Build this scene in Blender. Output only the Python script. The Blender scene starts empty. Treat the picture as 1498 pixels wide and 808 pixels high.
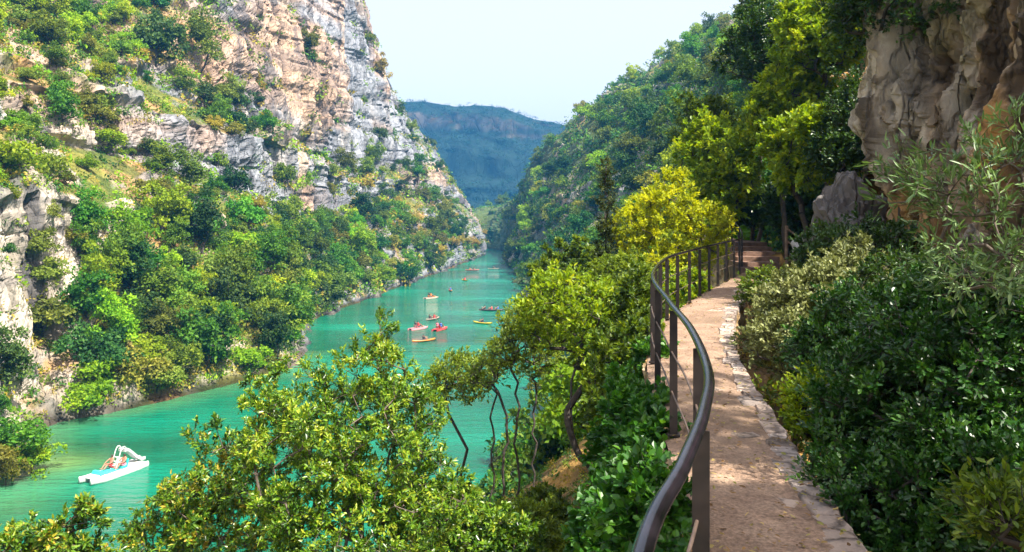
import bpy, math, random
import numpy as np
from mathutils import Vector
from mathutils.bvhtree import BVHTree

random.seed(7)
RNG = np.random.default_rng(11)
scene = bpy.context.scene
COL = scene.collection
HZ, FPX, CAMZ = 312.0, 1165.0, 19.0      # horizon row, focal length in photo pixels, eye height above the river

def at(px, py, d):
    return np.array([(px - 749.0) / FPX * d, d, CAMZ - (py - HZ) / FPX * d])
def to_px(p):
    return 749.0 + FPX * p[0] / p[1], HZ - FPX * (p[2] - CAMZ) / p[1]
def sstep(a, b, x):
    t = np.clip((x - a) / (b - a), 0, 1)
    return t * t * (3 - 2 * t)

# ------------------------------------------------------------------ noise
_perm = RNG.permutation(512).astype(np.int64)
_val = RNG.random(512)
def vnoise(p):
    i = np.floor(p).astype(np.int64); f = p - i
    u = f * f * f * (f * (f * 6 - 15) + 10)
    def h(dx, dy, dz):
        a = _perm[(i[:, 0] + dx) & 511]; b = _perm[(a + i[:, 1] + dy) & 511]
        return _val[_perm[(b + i[:, 2] + dz) & 511]]
    x0 = h(0,0,0)*(1-u[:,0])+h(1,0,0)*u[:,0]; x1 = h(0,1,0)*(1-u[:,0])+h(1,1,0)*u[:,0]
    x2 = h(0,0,1)*(1-u[:,0])+h(1,0,1)*u[:,0]; x3 = h(0,1,1)*(1-u[:,0])+h(1,1,1)*u[:,0]
    return (x0*(1-u[:,1])+x1*u[:,1])*(1-u[:,2]) + (x2*(1-u[:,1])+x3*u[:,1])*u[:,2]
def fbm(p, sc=(1, 1, 1), octv=4, seed=0.0, gain=0.5):
    q = p * np.array(sc, float) + seed * 17.31 + 100.0
    a, s, n = 1.0, np.zeros(len(p)), 0.0
    for _ in range(octv):
        s += a * vnoise(q); n += a; a *= gain; q = q * 2.03 + 11.7
    return s / n

# ------------------------------------------------------------------ object helpers
def tag(o, label=None, cat=None, group=None, kind=None):
    if label: o["label"] = label
    if cat: o["category"] = cat
    if group: o["group"] = group
    if kind: o["kind"] = kind
    return o
def empty(name, loc, rz=0.0, sc=1.0):
    o = bpy.data.objects.new(name, None); COL.objects.link(o)
    o.location = loc; o.rotation_euler = (0, 0, rz); o.scale = (sc, sc, sc); o.empty_display_size = 0.2
    return o
def np_mesh(name, V, F, smooth=False, attrs=None, matidx=None):
    """F: (n,k) array or list of such arrays."""
    V = np.asarray(V, np.float32)
    Fs = F if isinstance(F, list) else [F]
    Fs = [np.asarray(f, np.int32) for f in Fs if len(f)]
    me = bpy.data.meshes.new(name)
    me.vertices.add(len(V)); me.vertices.foreach_set("co", V.ravel())
    nl = sum(f.size for f in Fs); npoly = sum(len(f) for f in Fs)
    me.loops.add(nl); me.polygons.add(npoly)
    me.loops.foreach_set("vertex_index", np.concatenate([f.ravel() for f in Fs]))
    tot = np.concatenate([np.full(len(f), f.shape[1], np.int32) for f in Fs])
    st = np.concatenate([[0], np.cumsum(tot)[:-1]]).astype(np.int32)
    me.polygons.foreach_set("loop_start", st)
    me.polygons.foreach_set("use_smooth", np.full(npoly, smooth, bool))
    if matidx is not None: me.polygons.foreach_set("material_index", np.asarray(matidx, np.int32))
    me.update(calc_edges=True)
    for k, v in (attrs or {}).items():
        v = np.asarray(v, np.float32)
        if v.ndim == 1:
            a = me.attributes.new(k, 'FLOAT', 'POINT'); a.data.foreach_set("value", v)
        else:
            if v.shape[1] == 3: v = np.hstack([v, np.ones((len(v), 1), np.float32)])
            a = me.attributes.new(k, 'FLOAT_COLOR', 'POINT'); a.data.foreach_set("color", v.ravel())
    return me
def obj(name, me, mat=None, parent=None, loc=None):
    o = bpy.data.objects.new(name, me); COL.objects.link(o)
    if mat is not None:
        for m in (mat if isinstance(mat, list) else [mat]): me.materials.append(m)
    if parent is not None: o.parent = parent
    if loc is not None: o.location = loc
    return o

class MB:
    """collects simple shapes into one mesh"""
    def __init__(s): s.V, s.F3, s.F4, s.n = [], [], [], 0
    def add(s, V, F):
        F = np.asarray(F) + s.n
        (s.F4 if F.shape[1] == 4 else s.F3).append(F); s.V.append(np.asarray(V, float)); s.n += len(V)
    def box(s, c, size, rz=0, taper=1.0, rx=0, ry=0):
        x, y, z = np.array(size) / 2
        V = np.array([[-x,-y,-z],[x,-y,-z],[x,y,-z],[-x,y,-z],[-x*taper,-y*taper,z],[x*taper,-y*taper,z],[x*taper,y*taper,z],[-x*taper,y*taper,z]])
        for ax, a in ((0, rx), (1, ry), (2, rz)):
            if a:
                ca, sa = math.cos(a), math.sin(a); i, j = [(1,2),(2,0),(0,1)][ax]
                vi, vj = V[:, i].copy(), V[:, j].copy(); V[:, i] = vi*ca - vj*sa; V[:, j] = vi*sa + vj*ca
        s.add(V + np.array(c), [[0,3,2,1],[4,5,6,7],[0,1,5,4],[1,2,6,5],[2,3,7,6],[3,0,4,7]])
    def tube(s, P, r, n=8, caps=True, squash=None):
        P = np.asarray(P, float); m = len(P)
        r = np.broadcast_to(np.asarray(r, float), (m,))
        T = np.gradient(P, axis=0); T /= np.linalg.norm(T, axis=1)[:, None] + 1e-9
        ref = np.array([0, 0, 1.0]); 
        if abs(T[:, 2]).mean() > 0.8: ref = np.array([1.0, 0, 0])
        A = np.cross(T, ref); A /= np.linalg.norm(A, axis=1)[:, None] + 1e-9
        B = np.cross(A, T)
        th = np.linspace(0, 2*math.pi, n, endpoint=False)
        V = P[:, None] + r[:, None, None] * (np.cos(th)[None, :, None]*A[:, None] + np.sin(th)[None, :, None]*B[:, None])
        i, j = np.meshgrid(np.arange(m-1), np.arange(n), indexing='ij'); i, j = i.ravel(), j.ravel()
        F = np.stack([i*n+j, i*n+(j+1) % n, (i+1)*n+(j+1) % n, (i+1)*n+j], 1)
        V = V.reshape(-1, 3)
        base = s.n
        s.add(V, F)
        if caps:
            for k in (0, m-1):
                c = len(V) if k == 0 else len(V)+1
                tri = [[base+k*n+q, base+k*n+(q+1) % n, s.n] for q in range(n)]
                s.V.append(P[k:k+1]); s.F3.append(np.array(tri)); s.n += 1
    def loft(s, rings, close=True):
        m, n = len(rings), len(rings[0]); V = np.array(rings, float).reshape(-1, 3); base = s.n
        i, j = np.meshgrid(np.arange(m-1), np.arange(n), indexing='ij'); i, j = i.ravel(), j.ravel()
        s.add(V, np.stack([i*n+j, i*n+(j+1) % n, (i+1)*n+(j+1) % n, (i+1)*n+j], 1))
        for k in (0, m-1):
            s.V.append(V[k*n:(k+1)*n].mean(0)[None]); s.F3.append(np.array([[base+k*n+q, base+k*n+(q+1) % n, s.n] for q in range(n)])); s.n += 1
    def mesh(s, name, smooth=False):
        F = []
        if s.F4: F.append(np.concatenate(s.F4))
        if s.F3: F.append(np.concatenate(s.F3))
        return np_mesh(name, np.concatenate(s.V), F, smooth)
    def build(s, name, mat, parent=None, smooth=False, loc=None):
        return obj(name, s.mesh(name, smooth), mat, parent, loc)

# ------------------------------------------------------------------ materials
def new_mat(name):
    m = bpy.data.materials.new(name); m.use_nodes = True
    nt = m.node_tree; nt.nodes.clear()
    return m, nt, nt.nodes, nt.links
def node(ns, t, **kw):
    n = ns.new(t)
    for k, v in kw.items(): setattr(n, k, v)
    return n
def ramp(ns, cols, interp='LINEAR'):
    r = ns.new('ShaderNodeValToRGB'); r.color_ramp.interpolation = interp
    e = r.color_ramp.elements
    while len(e) < len(cols): e.new(0.5)
    for k, (p, c) in enumerate(cols):
        e[k].position = p; e[k].color = (*c, 1)
    return r
def mixc(ns, ls, fac, a, b, mode='MIX'):
    m = ns.new('ShaderNodeMix'); m.data_type = 'RGBA'; m.blend_type = mode
    for s, v in ((0, fac), (6, a), (7, b)):
        if hasattr(v, 'links'): ls.new(v, m.inputs[s])
        else: m.inputs[s].default_value = v if s == 0 else ((*v, 1) if len(v) == 3 else v)
    return m.outputs[2]

def mat_simple(name, col, rough=0.5, metal=0.0, var=0.25, vscale=8.0, bump=0.0, spec=0.5):
    m, nt, ns, ls = new_mat(name)
    out = ns.new('ShaderNodeOutputMaterial'); b = ns.new('ShaderNodeBsdfPrincipled')
    tc = ns.new('ShaderNodeTexCoord'); nz = node(ns, 'ShaderNodeTexNoise'); nz.inputs['Scale'].default_value = vscale; nz.inputs['Detail'].default_value = 6
    ls.new(tc.outputs['Object'], nz.inputs['Vector'])
    c = np.array(col)
    r = ramp(ns, [(0.3, tuple(c*(1-var))), (0.7, tuple(np.minimum(c*(1+var), 1)))])
    ls.new(nz.outputs['Fac'], r.inputs[0]); ls.new(r.outputs[0], b.inputs['Base Color'])
    b.inputs['Roughness'].default_value = rough; b.inputs['Metallic'].default_value = metal; b.inputs['Specular IOR Level'].default_value = spec
    if bump:
        bp = ns.new('ShaderNodeBump'); bp.inputs['Strength'].default_value = bump; bp.inputs['Distance'].default_value = 0.01
        ls.new(nz.outputs['Fac'], bp.inputs['Height']); ls.new(bp.outputs[0], b.inputs['Normal'])
    ls.new(b.outputs[0], out.inputs[0])
    return m

def mat_leaf(name, cols, trans=0.35, rough=0.45, spec=0.4, objvar=0.0, tcol=None):
    """cols: dark, mid, light leaf colours picked by the per-leaf 'tint' attribute"""
    m, nt, ns, ls = new_mat(name)
    out = ns.new('ShaderNodeOutputMaterial')
    at_ = node(ns, 'ShaderNodeAttribute', attribute_name='tint')
    r = ramp(ns, [(i/(len(cols)-1), c) for i, c in enumerate(cols)])
    ls.new(at_.outputs['Fac'], r.inputs[0]); col = r.outputs[0]
    if objvar:
        oi = ns.new('ShaderNodeObjectInfo'); hs = ns.new('ShaderNodeHueSaturation')
        mr = node(ns, 'ShaderNodeMapRange'); mr.inputs['To Min'].default_value = 0.5 - objvar*0.045; mr.inputs['To Max'].default_value = 0.5 + objvar*0.06
        mv = node(ns, 'ShaderNodeMapRange'); mv.inputs['To Min'].default_value = 1 - objvar*0.4; mv.inputs['To Max'].default_value = 1 + objvar*0.5
        mm = node(ns, 'ShaderNodeMath', operation='FRACT'); m7 = node(ns, 'ShaderNodeMath', operation='MULTIPLY'); m7.inputs[1].default_value = 7.31
        ls.new(oi.outputs['Random'], mr.inputs['Value']); ls.new(oi.outputs['Random'], m7.inputs[0]); ls.new(m7.outputs[0], mm.inputs[0]); ls.new(mm.outputs[0], mv.inputs['Value'])
        ls.new(mr.outputs[0], hs.inputs['Hue']); ls.new(mv.outputs[0], hs.inputs['Value']); ls.new(col, hs.inputs['Color']); col = hs.outputs[0]
    b = ns.new('ShaderNodeBsdfPrincipled'); b.inputs['Roughness'].default_value = rough; b.inputs['Specular IOR Level'].default_value = spec
    ls.new(col, b.inputs['Base Color'])
    t = ns.new('ShaderNodeBsdfTranslucent')
    tc_ = mixc(ns, ls, 1.0, col, tcol or (1.5, 1.35, 0.5), 'MULTIPLY'); ls.new(tc_, t.inputs['Color'])
    mx = ns.new('ShaderNodeMixShader'); mx.inputs[0].default_value = trans
    ls.new(b.outputs[0], mx.inputs[1]); ls.new(t.outputs[0], mx.inputs[2]); ls.new(mx.outputs[0], out.inputs[0])
    return m

def mat_terrain(name, scale=1.0, bump=0.6, bdist=0.3, crack=0.5, rough=0.9):
    m, nt, ns, ls = new_mat(name)
    out = ns.new('ShaderNodeOutputMaterial'); b = ns.new('ShaderNodeBsdfPrincipled'); b.inputs['Roughness'].default_value = rough; b.inputs['Specular IOR Level'].default_value = 0.2
    a = node(ns, 'ShaderNodeAttribute', attribute_name='Col'); tc = ns.new('ShaderNodeTexCoord')
    n1 = node(ns, 'ShaderNodeTexNoise'); n1.inputs['Scale'].default_value = 0.9*scale; n1.inputs['Detail'].default_value = 9; n1.inputs['Roughness'].default_value = 0.68
    mp = ns.new('ShaderNodeMapping'); mp.inputs['Scale'].default_value = (1, 1, 0.45); ls.new(tc.outputs['Object'], mp.inputs[0])
    ls.new(mp.outputs[0], n1.inputs['Vector'])
    vo = node(ns, 'ShaderNodeTexVoronoi', feature='DISTANCE_TO_EDGE'); vo.inputs['Scale'].default_value = 0.55*scale
    n2 = node(ns, 'ShaderNodeTexNoise'); n2.inputs['Scale'].default_value = 0.45*scale; n2.inputs['Detail'].default_value = 7
    ls.new(mp.outputs[0], n2.inputs['Vector'])
    wv = node(ns, 'ShaderNodeVectorMath', operation='MULTIPLY_ADD'); wv.inputs[1].default_value = (4/scale, 4/scale, 3/scale)
    ls.new(n2.outputs['Color'], wv.inputs[0]); ls.new(mp.outputs[0], wv.inputs[2]); ls.new(wv.outputs[0], vo.inputs['Vector'])
    r1 = ramp(ns, [(0.25, (0.62, 0.63, 0.66)), (0.5, (1, 0.99, 0.97)), (0.75, (1.25, 1.22, 1.16))]); ls.new(n1.outputs['Fac'], r1.inputs[0])
    r2 = ramp(ns, [(0.0, (1-crack,)*3), (0.10, (1, 1, 1))]); ls.new(vo.outputs['Distance'], r2.inputs[0])
    c = mixc(ns, ls, 1.0, a.outputs['Color'], r1.outputs[0], 'MULTIPLY'); c = mixc(ns, ls, 1.0, c, r2.outputs[0], 'MULTIPLY')
    ls.new(c, b.inputs['Base Color'])
    ad = node(ns, 'ShaderNodeMath', operation='MULTIPLY_ADD'); ad.inputs[1].default_value = 1.0
    r3 = ramp(ns, [(0.0, (0, 0, 0)), (0.1, (0.5, 0.5, 0.5))]); ls.new(vo.outputs['Distance'], r3.inputs[0])
    ls.new(n1.outputs['Fac'], ad.inputs[0]); ls.new(r3.outputs[0], ad.inputs[2])
    bp = ns.new('ShaderNodeBump'); bp.inputs['Strength'].default_value = bump; bp.inputs['Distance'].default_value = bdist
    ls.new(ad.outputs[0], bp.inputs['Height']); ls.new(bp.outputs[0], b.inputs['Normal'])
    ls.new(b.outputs[0], out.inputs[0])
    return m

# ------------------------------------------------------------------ camera, light, sky
cam = bpy.data.cameras.new("camera"); cam_o = bpy.data.objects.new("camera", cam); COL.objects.link(cam_o)
cam.sensor_width = 36.0; cam.lens = 36.0 * FPX / 1498.0; cam.shift_y = (HZ - 404.0) / 1498.0
cam.clip_start = 0.05; cam.clip_end = 12000
cam_o.location = (0, 0, CAMZ); cam_o.rotation_euler = (math.radians(90), 0, 0)
scene.camera = cam_o

SUN = np.array([0.42, -0.36, 0.83]); SUN /= np.linalg.norm(SUN)
elev = math.asin(SUN[2]); azim = math.atan2(SUN[0], SUN[1])
sl = bpy.data.lights.new("sun", 'SUN'); sl.energy = 5.0; sl.angle = math.radians(0.55); sl.color = (1.0, 0.93, 0.82)
so = bpy.data.objects.new("sun", sl); COL.objects.link(so)
so.rotation_euler = Vector(-SUN).to_track_quat('-Z', 'Y').to_euler(); so.location = (50, 20, 120)
w = bpy.data.worlds.new("World"); scene.world = w; w.use_nodes = True
wn, wl = w.node_tree.nodes, w.node_tree.links; wn.clear()
sky = wn.new('ShaderNodeTexSky'); sky.sky_type = 'NISHITA'; sky.sun_disc = False
sky.sun_elevation = elev; sky.sun_rotation = azim; sky.altitude = 400; sky.air_density = 1.0; sky.dust_density = 8.0; sky.ozone_density = 1.0
bg = wn.new('ShaderNodeBackground'); bg.inputs[1].default_value = 0.15
wo = wn.new('ShaderNodeOutputWorld'); hz = wn.new('ShaderNodeMix'); hz.data_type = 'RGBA'; hz.inputs[0].default_value = .55; hz.inputs[7].default_value = (3.6, 3.45, 3.5, 1)
wl.new(sky.outputs[0], hz.inputs[6]); wl.new(hz.outputs[2], bg.inputs[0]); wl.new(bg.outputs[0], wo.inputs[0])
scene.view_settings.view_transform = 'Standard'; scene.view_settings.look = 'None'
scene.view_settings.exposure = 1.38; scene.view_settings.gamma = 1.0; scene.view_settings.use_curve_mapping = False
cy = scene.cycles
cy.max_bounces = 6; cy.diffuse_bounces = 3; cy.glossy_bounces = 2; cy.transmission_bounces = 3; cy.transparent_max_bounces = 8; cy.volume_bounces = 0
cy.use_denoising = True; cy.use_adaptive_sampling = True; cy.adaptive_threshold = 0.02
cy.caustics_reflective = False; cy.caustics_refractive = False
cy.sample_clamp_indirect = 6.0

# ------------------------------------------------------------------ interpolation of control grids
def cr(P, t):
    """Catmull-Rom through P (n,...) at parameters t in [0, n-1]"""
    P = np.asarray(P, float); n = len(P)
    i = np.clip(np.floor(t).astype(int), 0, n-2); f = (t - i).reshape((-1,) + (1,)*(P.ndim-1))
    p1, p2 = P[i], P[i+1]
    p0 = np.where((i > 0).reshape(f.shape), P[np.maximum(i-1, 0)], 2*p1 - p2)
    p3 = np.where((i < n-2).reshape(f.shape), P[np.minimum(i+2, n-1)], 2*p2 - p1)
    return 0.5*((2*p1) + (p2-p0)*f + (2*p0-5*p1+4*p2-p3)*f*f + (3*p1-p0-3*p2+p3)*f**3)
def herm(P, t):
    """monotone-ish: half-strength tangents, keeps uneven spacing calm"""
    P = np.asarray(P, float); n = len(P)
    i = np.clip(np.floor(t).astype(int), 0, n-2); f = (t - i).reshape((-1,) + (1,)*(P.ndim-1))
    return (1-f)*P[i] + f*P[i+1]
def params(lens, counts):
    out = []
    for k, c in enumerate(counts): out.append(k + np.linspace(0, 1, int(c), endpoint=False))
    return np.concatenate(out + [[len(counts)]])
def grid_faces(n, m):
    i, j = np.meshgrid(np.arange(n-1), np.arange(m-1), indexing='ij'); i, j = i.ravel(), j.ravel()
    return np.stack([i*m+j, (i+1)*m+j, (i+1)*m+j+1, i*m+j+1], 1)
def grid_normals(G):
    du = np.gradient(G, axis=0); dv = np.gradient(G, axis=1)
    N = np.cross(du, dv); N /= np.linalg.norm(N, axis=2)[..., None] + 1e-9
    return N
def sheet(stations, us, vs, smooth_u=True):
    C = np.array(stations, float)                       # (S,K,3)
    A = (cr if smooth_u else herm)(C, us)               # (nu,K,3)
    B = herm(np.swapaxes(A, 0, 1), vs)                  # (nv,nu,3)
    return np.swapaxes(B, 0, 1)                         # (nu,nv,3)
def smooth_grid(G, k=1):
    for _ in range(k):
        H = G.copy(); H[1:-1] = 0.25*G[:-2] + 0.5*G[1:-1] + 0.25*G[2:]
        G = H.copy(); G[:, 1:-1] = 0.25*H[:, :-2] + 0.5*H[:, 1:-1] + 0.25*H[:, 2:]
    return G

ROCKPAL = dict(pale=(.50,.44,.37), grey=(.25,.265,.30), orange=(.47,.31,.21), dark=(.07,.075,.09), soil=(.34,.21,.09), grass=(.17,.17,.035), scrub=(.06,.10,.018))
ROCKPAL = {k: np.array(v) for k, v in ROCKPAL.items()}
def rock_colours(P, N, orange_bias=0.0, grass=0.5, pale=0.0, N0=None, oc=True):
    nz = np.abs(N[:, 2]) if N0 is None else .35*np.abs(N[:, 2]) + .65*np.abs(N0[:, 2])
    st = fbm(P, (.10, .10, .022), 4, 3); la = fbm(P, (.012, .012, .30), 4, 5); big = fbm(P, (.030,)*3, 3, 8); fine = fbm(P, (.5, .5, .25), 3, 9)
    t = sstep(.38, .62, st*.6 + big*.4 + pale)[:, None]
    c = ROCKPAL['grey'][None]*(1-t) + ROCKPAL['pale'][None]*t
    o = sstep(.47, .62, big*0.55 + la*0.30 + st*.15 + orange_bias)[:, None]*.85
    c = c*(1-o) + ROCKPAL['orange'][None]*o
    d = sstep(.56, .70, fbm(P, (.42, .42, .030), 4, 21))[:, None]*.75                 # water streaks
    c = c*(1-d) + ROCKPAL['dark'][None]*d
    b = sstep(.57, .66, la)[:, None]*.45; c = c*(1-b) + ROCKPAL['dark'][None]*b      # bedding planes
    crk, bed = cracks(P); c *= (1-.5*np.maximum(crk, .45*bed))[:, None]
    c *= (0.80 + 0.4*fine)[:, None]
    g = sstep(.42, .58, fbm(P, (.12,)*3, 4, 14) + (grass-.5)*.5)[:, None]
    s = ROCKPAL['soil'][None]*(1-g) + ROCKPAL['grass'][None]*g
    g2 = sstep(.47, .58, fbm(P, (.25,)*3, 3, 15))[:, None]*.8
    s = s*(1-g2) + ROCKPAL['scrub'][None]*g2
    f = sstep(.46, .66, nz + (fbm(P, (.2,)*3, 4, 30)-.5)*.55)[:, None]
    if oc: f = f*(1 - .85*sstep(.515, .56, fbm(P, (.10, .10, .14), 3, 12))[:, None]*sstep(.0, .5, 1-nz+.25)[:, None])
    return c*(1-f) + s*f

def cracks(P):
    vr = np.abs(fbm(P, (.15, .15, .012), 4, 51)-.5)*2; hr = np.abs(fbm(P, (.008, .008, .20), 4, 52)-.5)*2
    return 1-sstep(.0, .11, vr), 1-sstep(.0, .10, hr)
def rock_displace(G, amp, far=None):
    """push a smooth sheet into broken limestone: ribs, ledges and blocks on the steep parts, soft lumps and outcrops on the rest"""
    n, m, _ = G.shape
    N = grid_normals(G)
    if N[..., 2].mean() < 0: N = -N
    P = G.reshape(-1, 3); Nf = N.reshape(-1, 3)
    steep = sstep(.25, .75, 1-np.abs(Nf[:, 2]))
    big = fbm(P, (.03,)*3, 3, 1) - .5
    rib = fbm(P, (.11, .11, .04), 4, 2) - .5
    q = fbm(P, (.16, .16, .12), 3, 4); blk = np.floor(q*14)/14 - .5
    q2 = fbm(P, (.5, .5, .3), 2, 6); blk2 = np.floor(q2*7)/7 - .5
    ls = P[:, 2]/5.0 + 2.5*fbm(P, (.02, .02, .0), 2, 7); led = np.abs((ls % 1) - .5)*2; l2 = P[:, 2]/11.0 + 1.2*fbm(P, (.012, .012, .0), 2, 17); led2 = sstep(.0, .25, l2 % 1)*(1-sstep(.8, 1.0, l2 % 1))
    fine = fbm(P, (1.1,)*3, 3, 10) - .5
    oc = sstep(.53, .60, fbm(P, (.10, .10, .14), 3, 12))
    crk, bed = cracks(P)
    d_rock = big*8 + rib*11 + blk*3.0 + blk2*1.6 + (led-.5)*.3 + (led2-.6)*1.3 + fine*.9 - crk*3.2 - bed*.9 + (fbm(P, (.35,.35,.06), 3, 13)-.5)*5
    d_soft = big*5 + (fbm(P, (.2,)*3, 4, 11)-.5)*2.4 + oc*(3.4 + blk*7 + blk2*4) + fine*.5
    a = amp if np.isscalar(amp) else amp.ravel()
    D = a*(steep*d_rock + (1-steep)*d_soft)
    return (P + Nf*D[:, None]).reshape(n, m, 3)

def steps_for(stations, base):
    """samples per span, finer where the span is near the camera"""
    c = np.array(stations, float)
    mid = c[:, min(3, c.shape[1]-1)]
    out = []
    for a, b in zip(mid[:-1], mid[1:]):
        L = np.linalg.norm(b-a); d = max(20, np.linalg.norm((a+b)/2 - np.array([0, 0, CAMZ])))
        out.append(np.clip(L/(d*base), 8, 170))
    return out

M_ROCK = mat_terrain("canyon_rock", 1.0, 0.8, 0.35, 0.22)
# ------------------------------------------------------------------ LEFT canyon side
LEFT = [
 [(-30,-60,-3),(-34,-60,0),(-37,-60,5),(-50,-60,18),(-70,-62,36),(-78,-64,50),(-140,-70,85)],
 [(-30,20,-3),(-34,20,0),(-37,20,5),(-48,20,18),(-68,24,36),(-76,26,50),(-140,40,85)],
 [(-31,53,-3),(-35.5,54,0),(-38.5,55,5),(-48,58,15),(-64,68,33),(-74,76,48),(-140,120,88)],
 [(-37,69,-3),(-42,71,0),(-46.6,77,7.2),(-47.6,78.2,20.5),(-70,104,41),(-86,122,58),(-140,180,92)],
 [(-32,75,-3),(-36.8,78,0),(-39,81,4),(-46,100,18),(-60,135,40),(-72,156,60),(-125,235,100)],
 [(-26,90,-3),(-29.5,93,0),(-32,96,4.5),(-41,120,16),(-55,163,36),(-62,180,80),(-120,240,112)],
 [(-24,99,-3),(-27.6,101,0),(-31,104,6),(-42,135,18),(-53.5,180,36),(-58,190,102),(-118,250,122)],
 [(-29,134,-3),(-35,140,0),(-38,142,5),(-45,165,17),(-52,205,33),(-56,213,106),(-115,280,126)],
 [(-27,174,-3),(-31.5,178,0),(-34,181,5),(-40,205,16),(-48,238,30),(-52.5,244,104),(-110,310,124)],
 [(-22,222,-3),(-27,225,0),(-30,227,7),(-36,246,18),(-43,268,34),(-50,274,100),(-105,335,120)],
 [(-17,264,-3),(-22.7,267,0),(-25,269,9),(-30,284,19),(-38,297,36),(-52,303,84),(-100,350,112)],
 [(-12,322,-3),(-16.5,325,0),(-18.5,327,10),(-24,333,20),(-31,340,36),(-45,346,60),(-92,372,98)],
 [(-7,366,-3),(-11.7,369,0),(-12.6,371,8),(-16,374,14),(-21,378,22),(-34,386,42),(-90,405,82)],
 [(-15,396,-3),(-19,392,0),(-21,390,8),(-24,389,14),(-30,390,22),(-45,398,40),(-96,418,70)],
 [(-58,410,-3),(-60,406,0),(-61,403,7),(-64,400,14),(-70,398,22),(-80,402,38),(-112,430,62)],
 [(-160,424,-3),(-160,420,0),(-160,416,7),(-162,412,14),(-165,410,22),(-170,412,38),(-180,440,60)],
]
def with_band(st, step):
    st = [np.array(q, float) for q in st]; a, b = st[3], st[4]; h = b[2]-a[2]
    p, q = a+(b-a)*.52, a+(b-a)*.60
    p[2], q[2] = (a+(b-a)*.56)[2] - step*.62, (a+(b-a)*.56)[2] + step*.50
    return st[:4] + [p, q] + st[4:]
BAND = [0, 0, 2, 5, 8, 11, 12.5, 12, 8, 6, 5, 4, 2, 0, 0, 0]
LEFT = [with_band(st, b_) for st, b_ in zip(LEFT, BAND)]
us = params(None, steps_for(LEFT, .0040)); vs = params(None, [6, 26, 70, 52, 34, 40, 120, 60])
GL0 = smooth_grid(sheet(LEFT, us, vs), 2)
amp = np.ones(GL0.shape[:2])
amp *= sstep(-2, 4, GL0[..., 2])*0.72 + 0.28
amp *= 1 - .38*(1-sstep(85, 130, GL0[..., 1]))*(1-sstep(22, 30, GL0[..., 2]))
amp[GL0[..., 1] > 300] *= 0.8
GL = rock_displace(GL0, amp*0.62)
NL = grid_normals(GL); PL = GL.reshape(-1, 3); NLf = NL.reshape(-1, 3)
ob = .115*sstep(150, 200, PL[:, 1])*(1-sstep(235, 262, PL[:, 1]))*sstep(36, 50, PL[:, 2])*(1-sstep(95, 110, PL[:, 2])) - .03
ob = ob + .05*(PL[:, 2] < 6)*(PL[:, 1] < 120)
N0f = grid_normals(GL0).reshape(-1, 3)
CL = rock_colours(PL, NLf, ob+.02, .5, .27*(1-sstep(80, 120, PL[:, 1]))-.05-.06*sstep(215, 260, PL[:, 1]), N0f)
shore_dark = (1-sstep(.2, 1.3, PL[:, 2]))[:, None]; CL = CL*(1-shore_dark*.75)  # left bank colour gets darker towards the river level
obj("left_hillside", np_mesh("left_hillside", PL, grid_faces(*GL.shape[:2]), False, {"Col": CL}), M_ROCK)["kind"] = "structure"

# ------------------------------------------------------------------ PATH geometry
RAIL_PTS = np.array([(-.75,-4),(-.25,-1),(.02,.6),(.293,1.785),(.518,2.405),(.741,3.07),(.953,3.88),(1.18,5.27),(1.36,6.91),(1.74,9.83),(2.6,13.4),(3.6,16.1),(5.08,19.7),(6.6,23.2),(7.35,25.6),(7.6,28.2),(7.4,31)])
RIGHT_PTS = np.array([(1.0,-4),(1.35,-1),(1.5,.6),(1.62,1.8),(1.70,2.6),(1.78,3.3),(1.87,4.23),(2.05,5.55),(2.30,7.04),(2.83,10.1),(3.8,13.7),(4.75,16.4),(6.2,19.9),(7.6,23.4),(8.55,25.6),(8.8,28.2),(8.6,31)])
tt = np.linspace(0, len(RAIL_PTS)-1, 700)
RAILC, RIGHTC = cr(RAIL_PTS, tt), cr(RIGHT_PTS, tt)
PZ = CAMZ - 1.8
def pz(y): return PZ + 0.13*np.clip(np.floor((np.asarray(y, float)-24.2)/.7)+1, 0, 6)
def Lx(y): return float(np.interp(y, RAILC[:, 1], RAILC[:, 0]))
def Rx(y): return float(np.interp(y, RIGHTC[:, 1], RIGHTC[:, 0]))
CLIFF = np.array([(7.4,-9),(7.2,-3),(7.1,2),(7.4,6.5),(7.7,10),(7.35,12.6),(6.85,14.9),(7.4,16.2),(9.0,17.6),(10.2,21),(11.0,25),(11.6,29),(12.5,34)])
_cl = cr(CLIFF, np.linspace(0, len(CLIFF)-1, 400))
def cliff_x(y): return float(np.interp(y, _cl[:, 1], _cl[:, 0]))

# ------------------------------------------------------------------ RIGHT canyon side
def near_station(y, bank, lipz=3.0):
    L, R, cx = Lx(y), Rx(y), cliff_x(y); z = float(pz(y)); u = z - PZ
    return [(bank-5,y,-3),(bank,y,0),(bank+2,y,lipz),((bank+2+L-1)/2,y,lipz*.45+12.6*.5),(L-.9,y,13.6+u),(L-.05,y,16.0+u),(R-.02,y,16.3+u),(R+.8,y,16.1+u),(max(cx+.5, R+1.6),y,16.9+u),(max(cx+2.0, R+3),y,23.6+u),(cx+14,y,37),(75,y,80)]
def far_station(pts):
    p = [np.array(q, float) for q in pts]       # bank, lip, a, b, c, top
    b, l, a, bb, c, t = p
    und = b + np.array([-5, 0, -3.0])
    return [und, b, l, l+(a-l)*.35, l+(a-l)*.7, l+(a-l)*.9, a, a+(bb-a)*.5, bb, c, c+(t-c)*.4, t]
RIGHT = [near_station(y, b) for y, b in ((-40,-18),(-14,-17),(-6,-16),(0,-15.5),(4,-15),(8,-15),(12,-15),(16,-14.5),(20,-14),(24,-13),(28,-12))]
def fs(y, pts): return far_station([(x, y, z) for x, z in pts])
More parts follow.
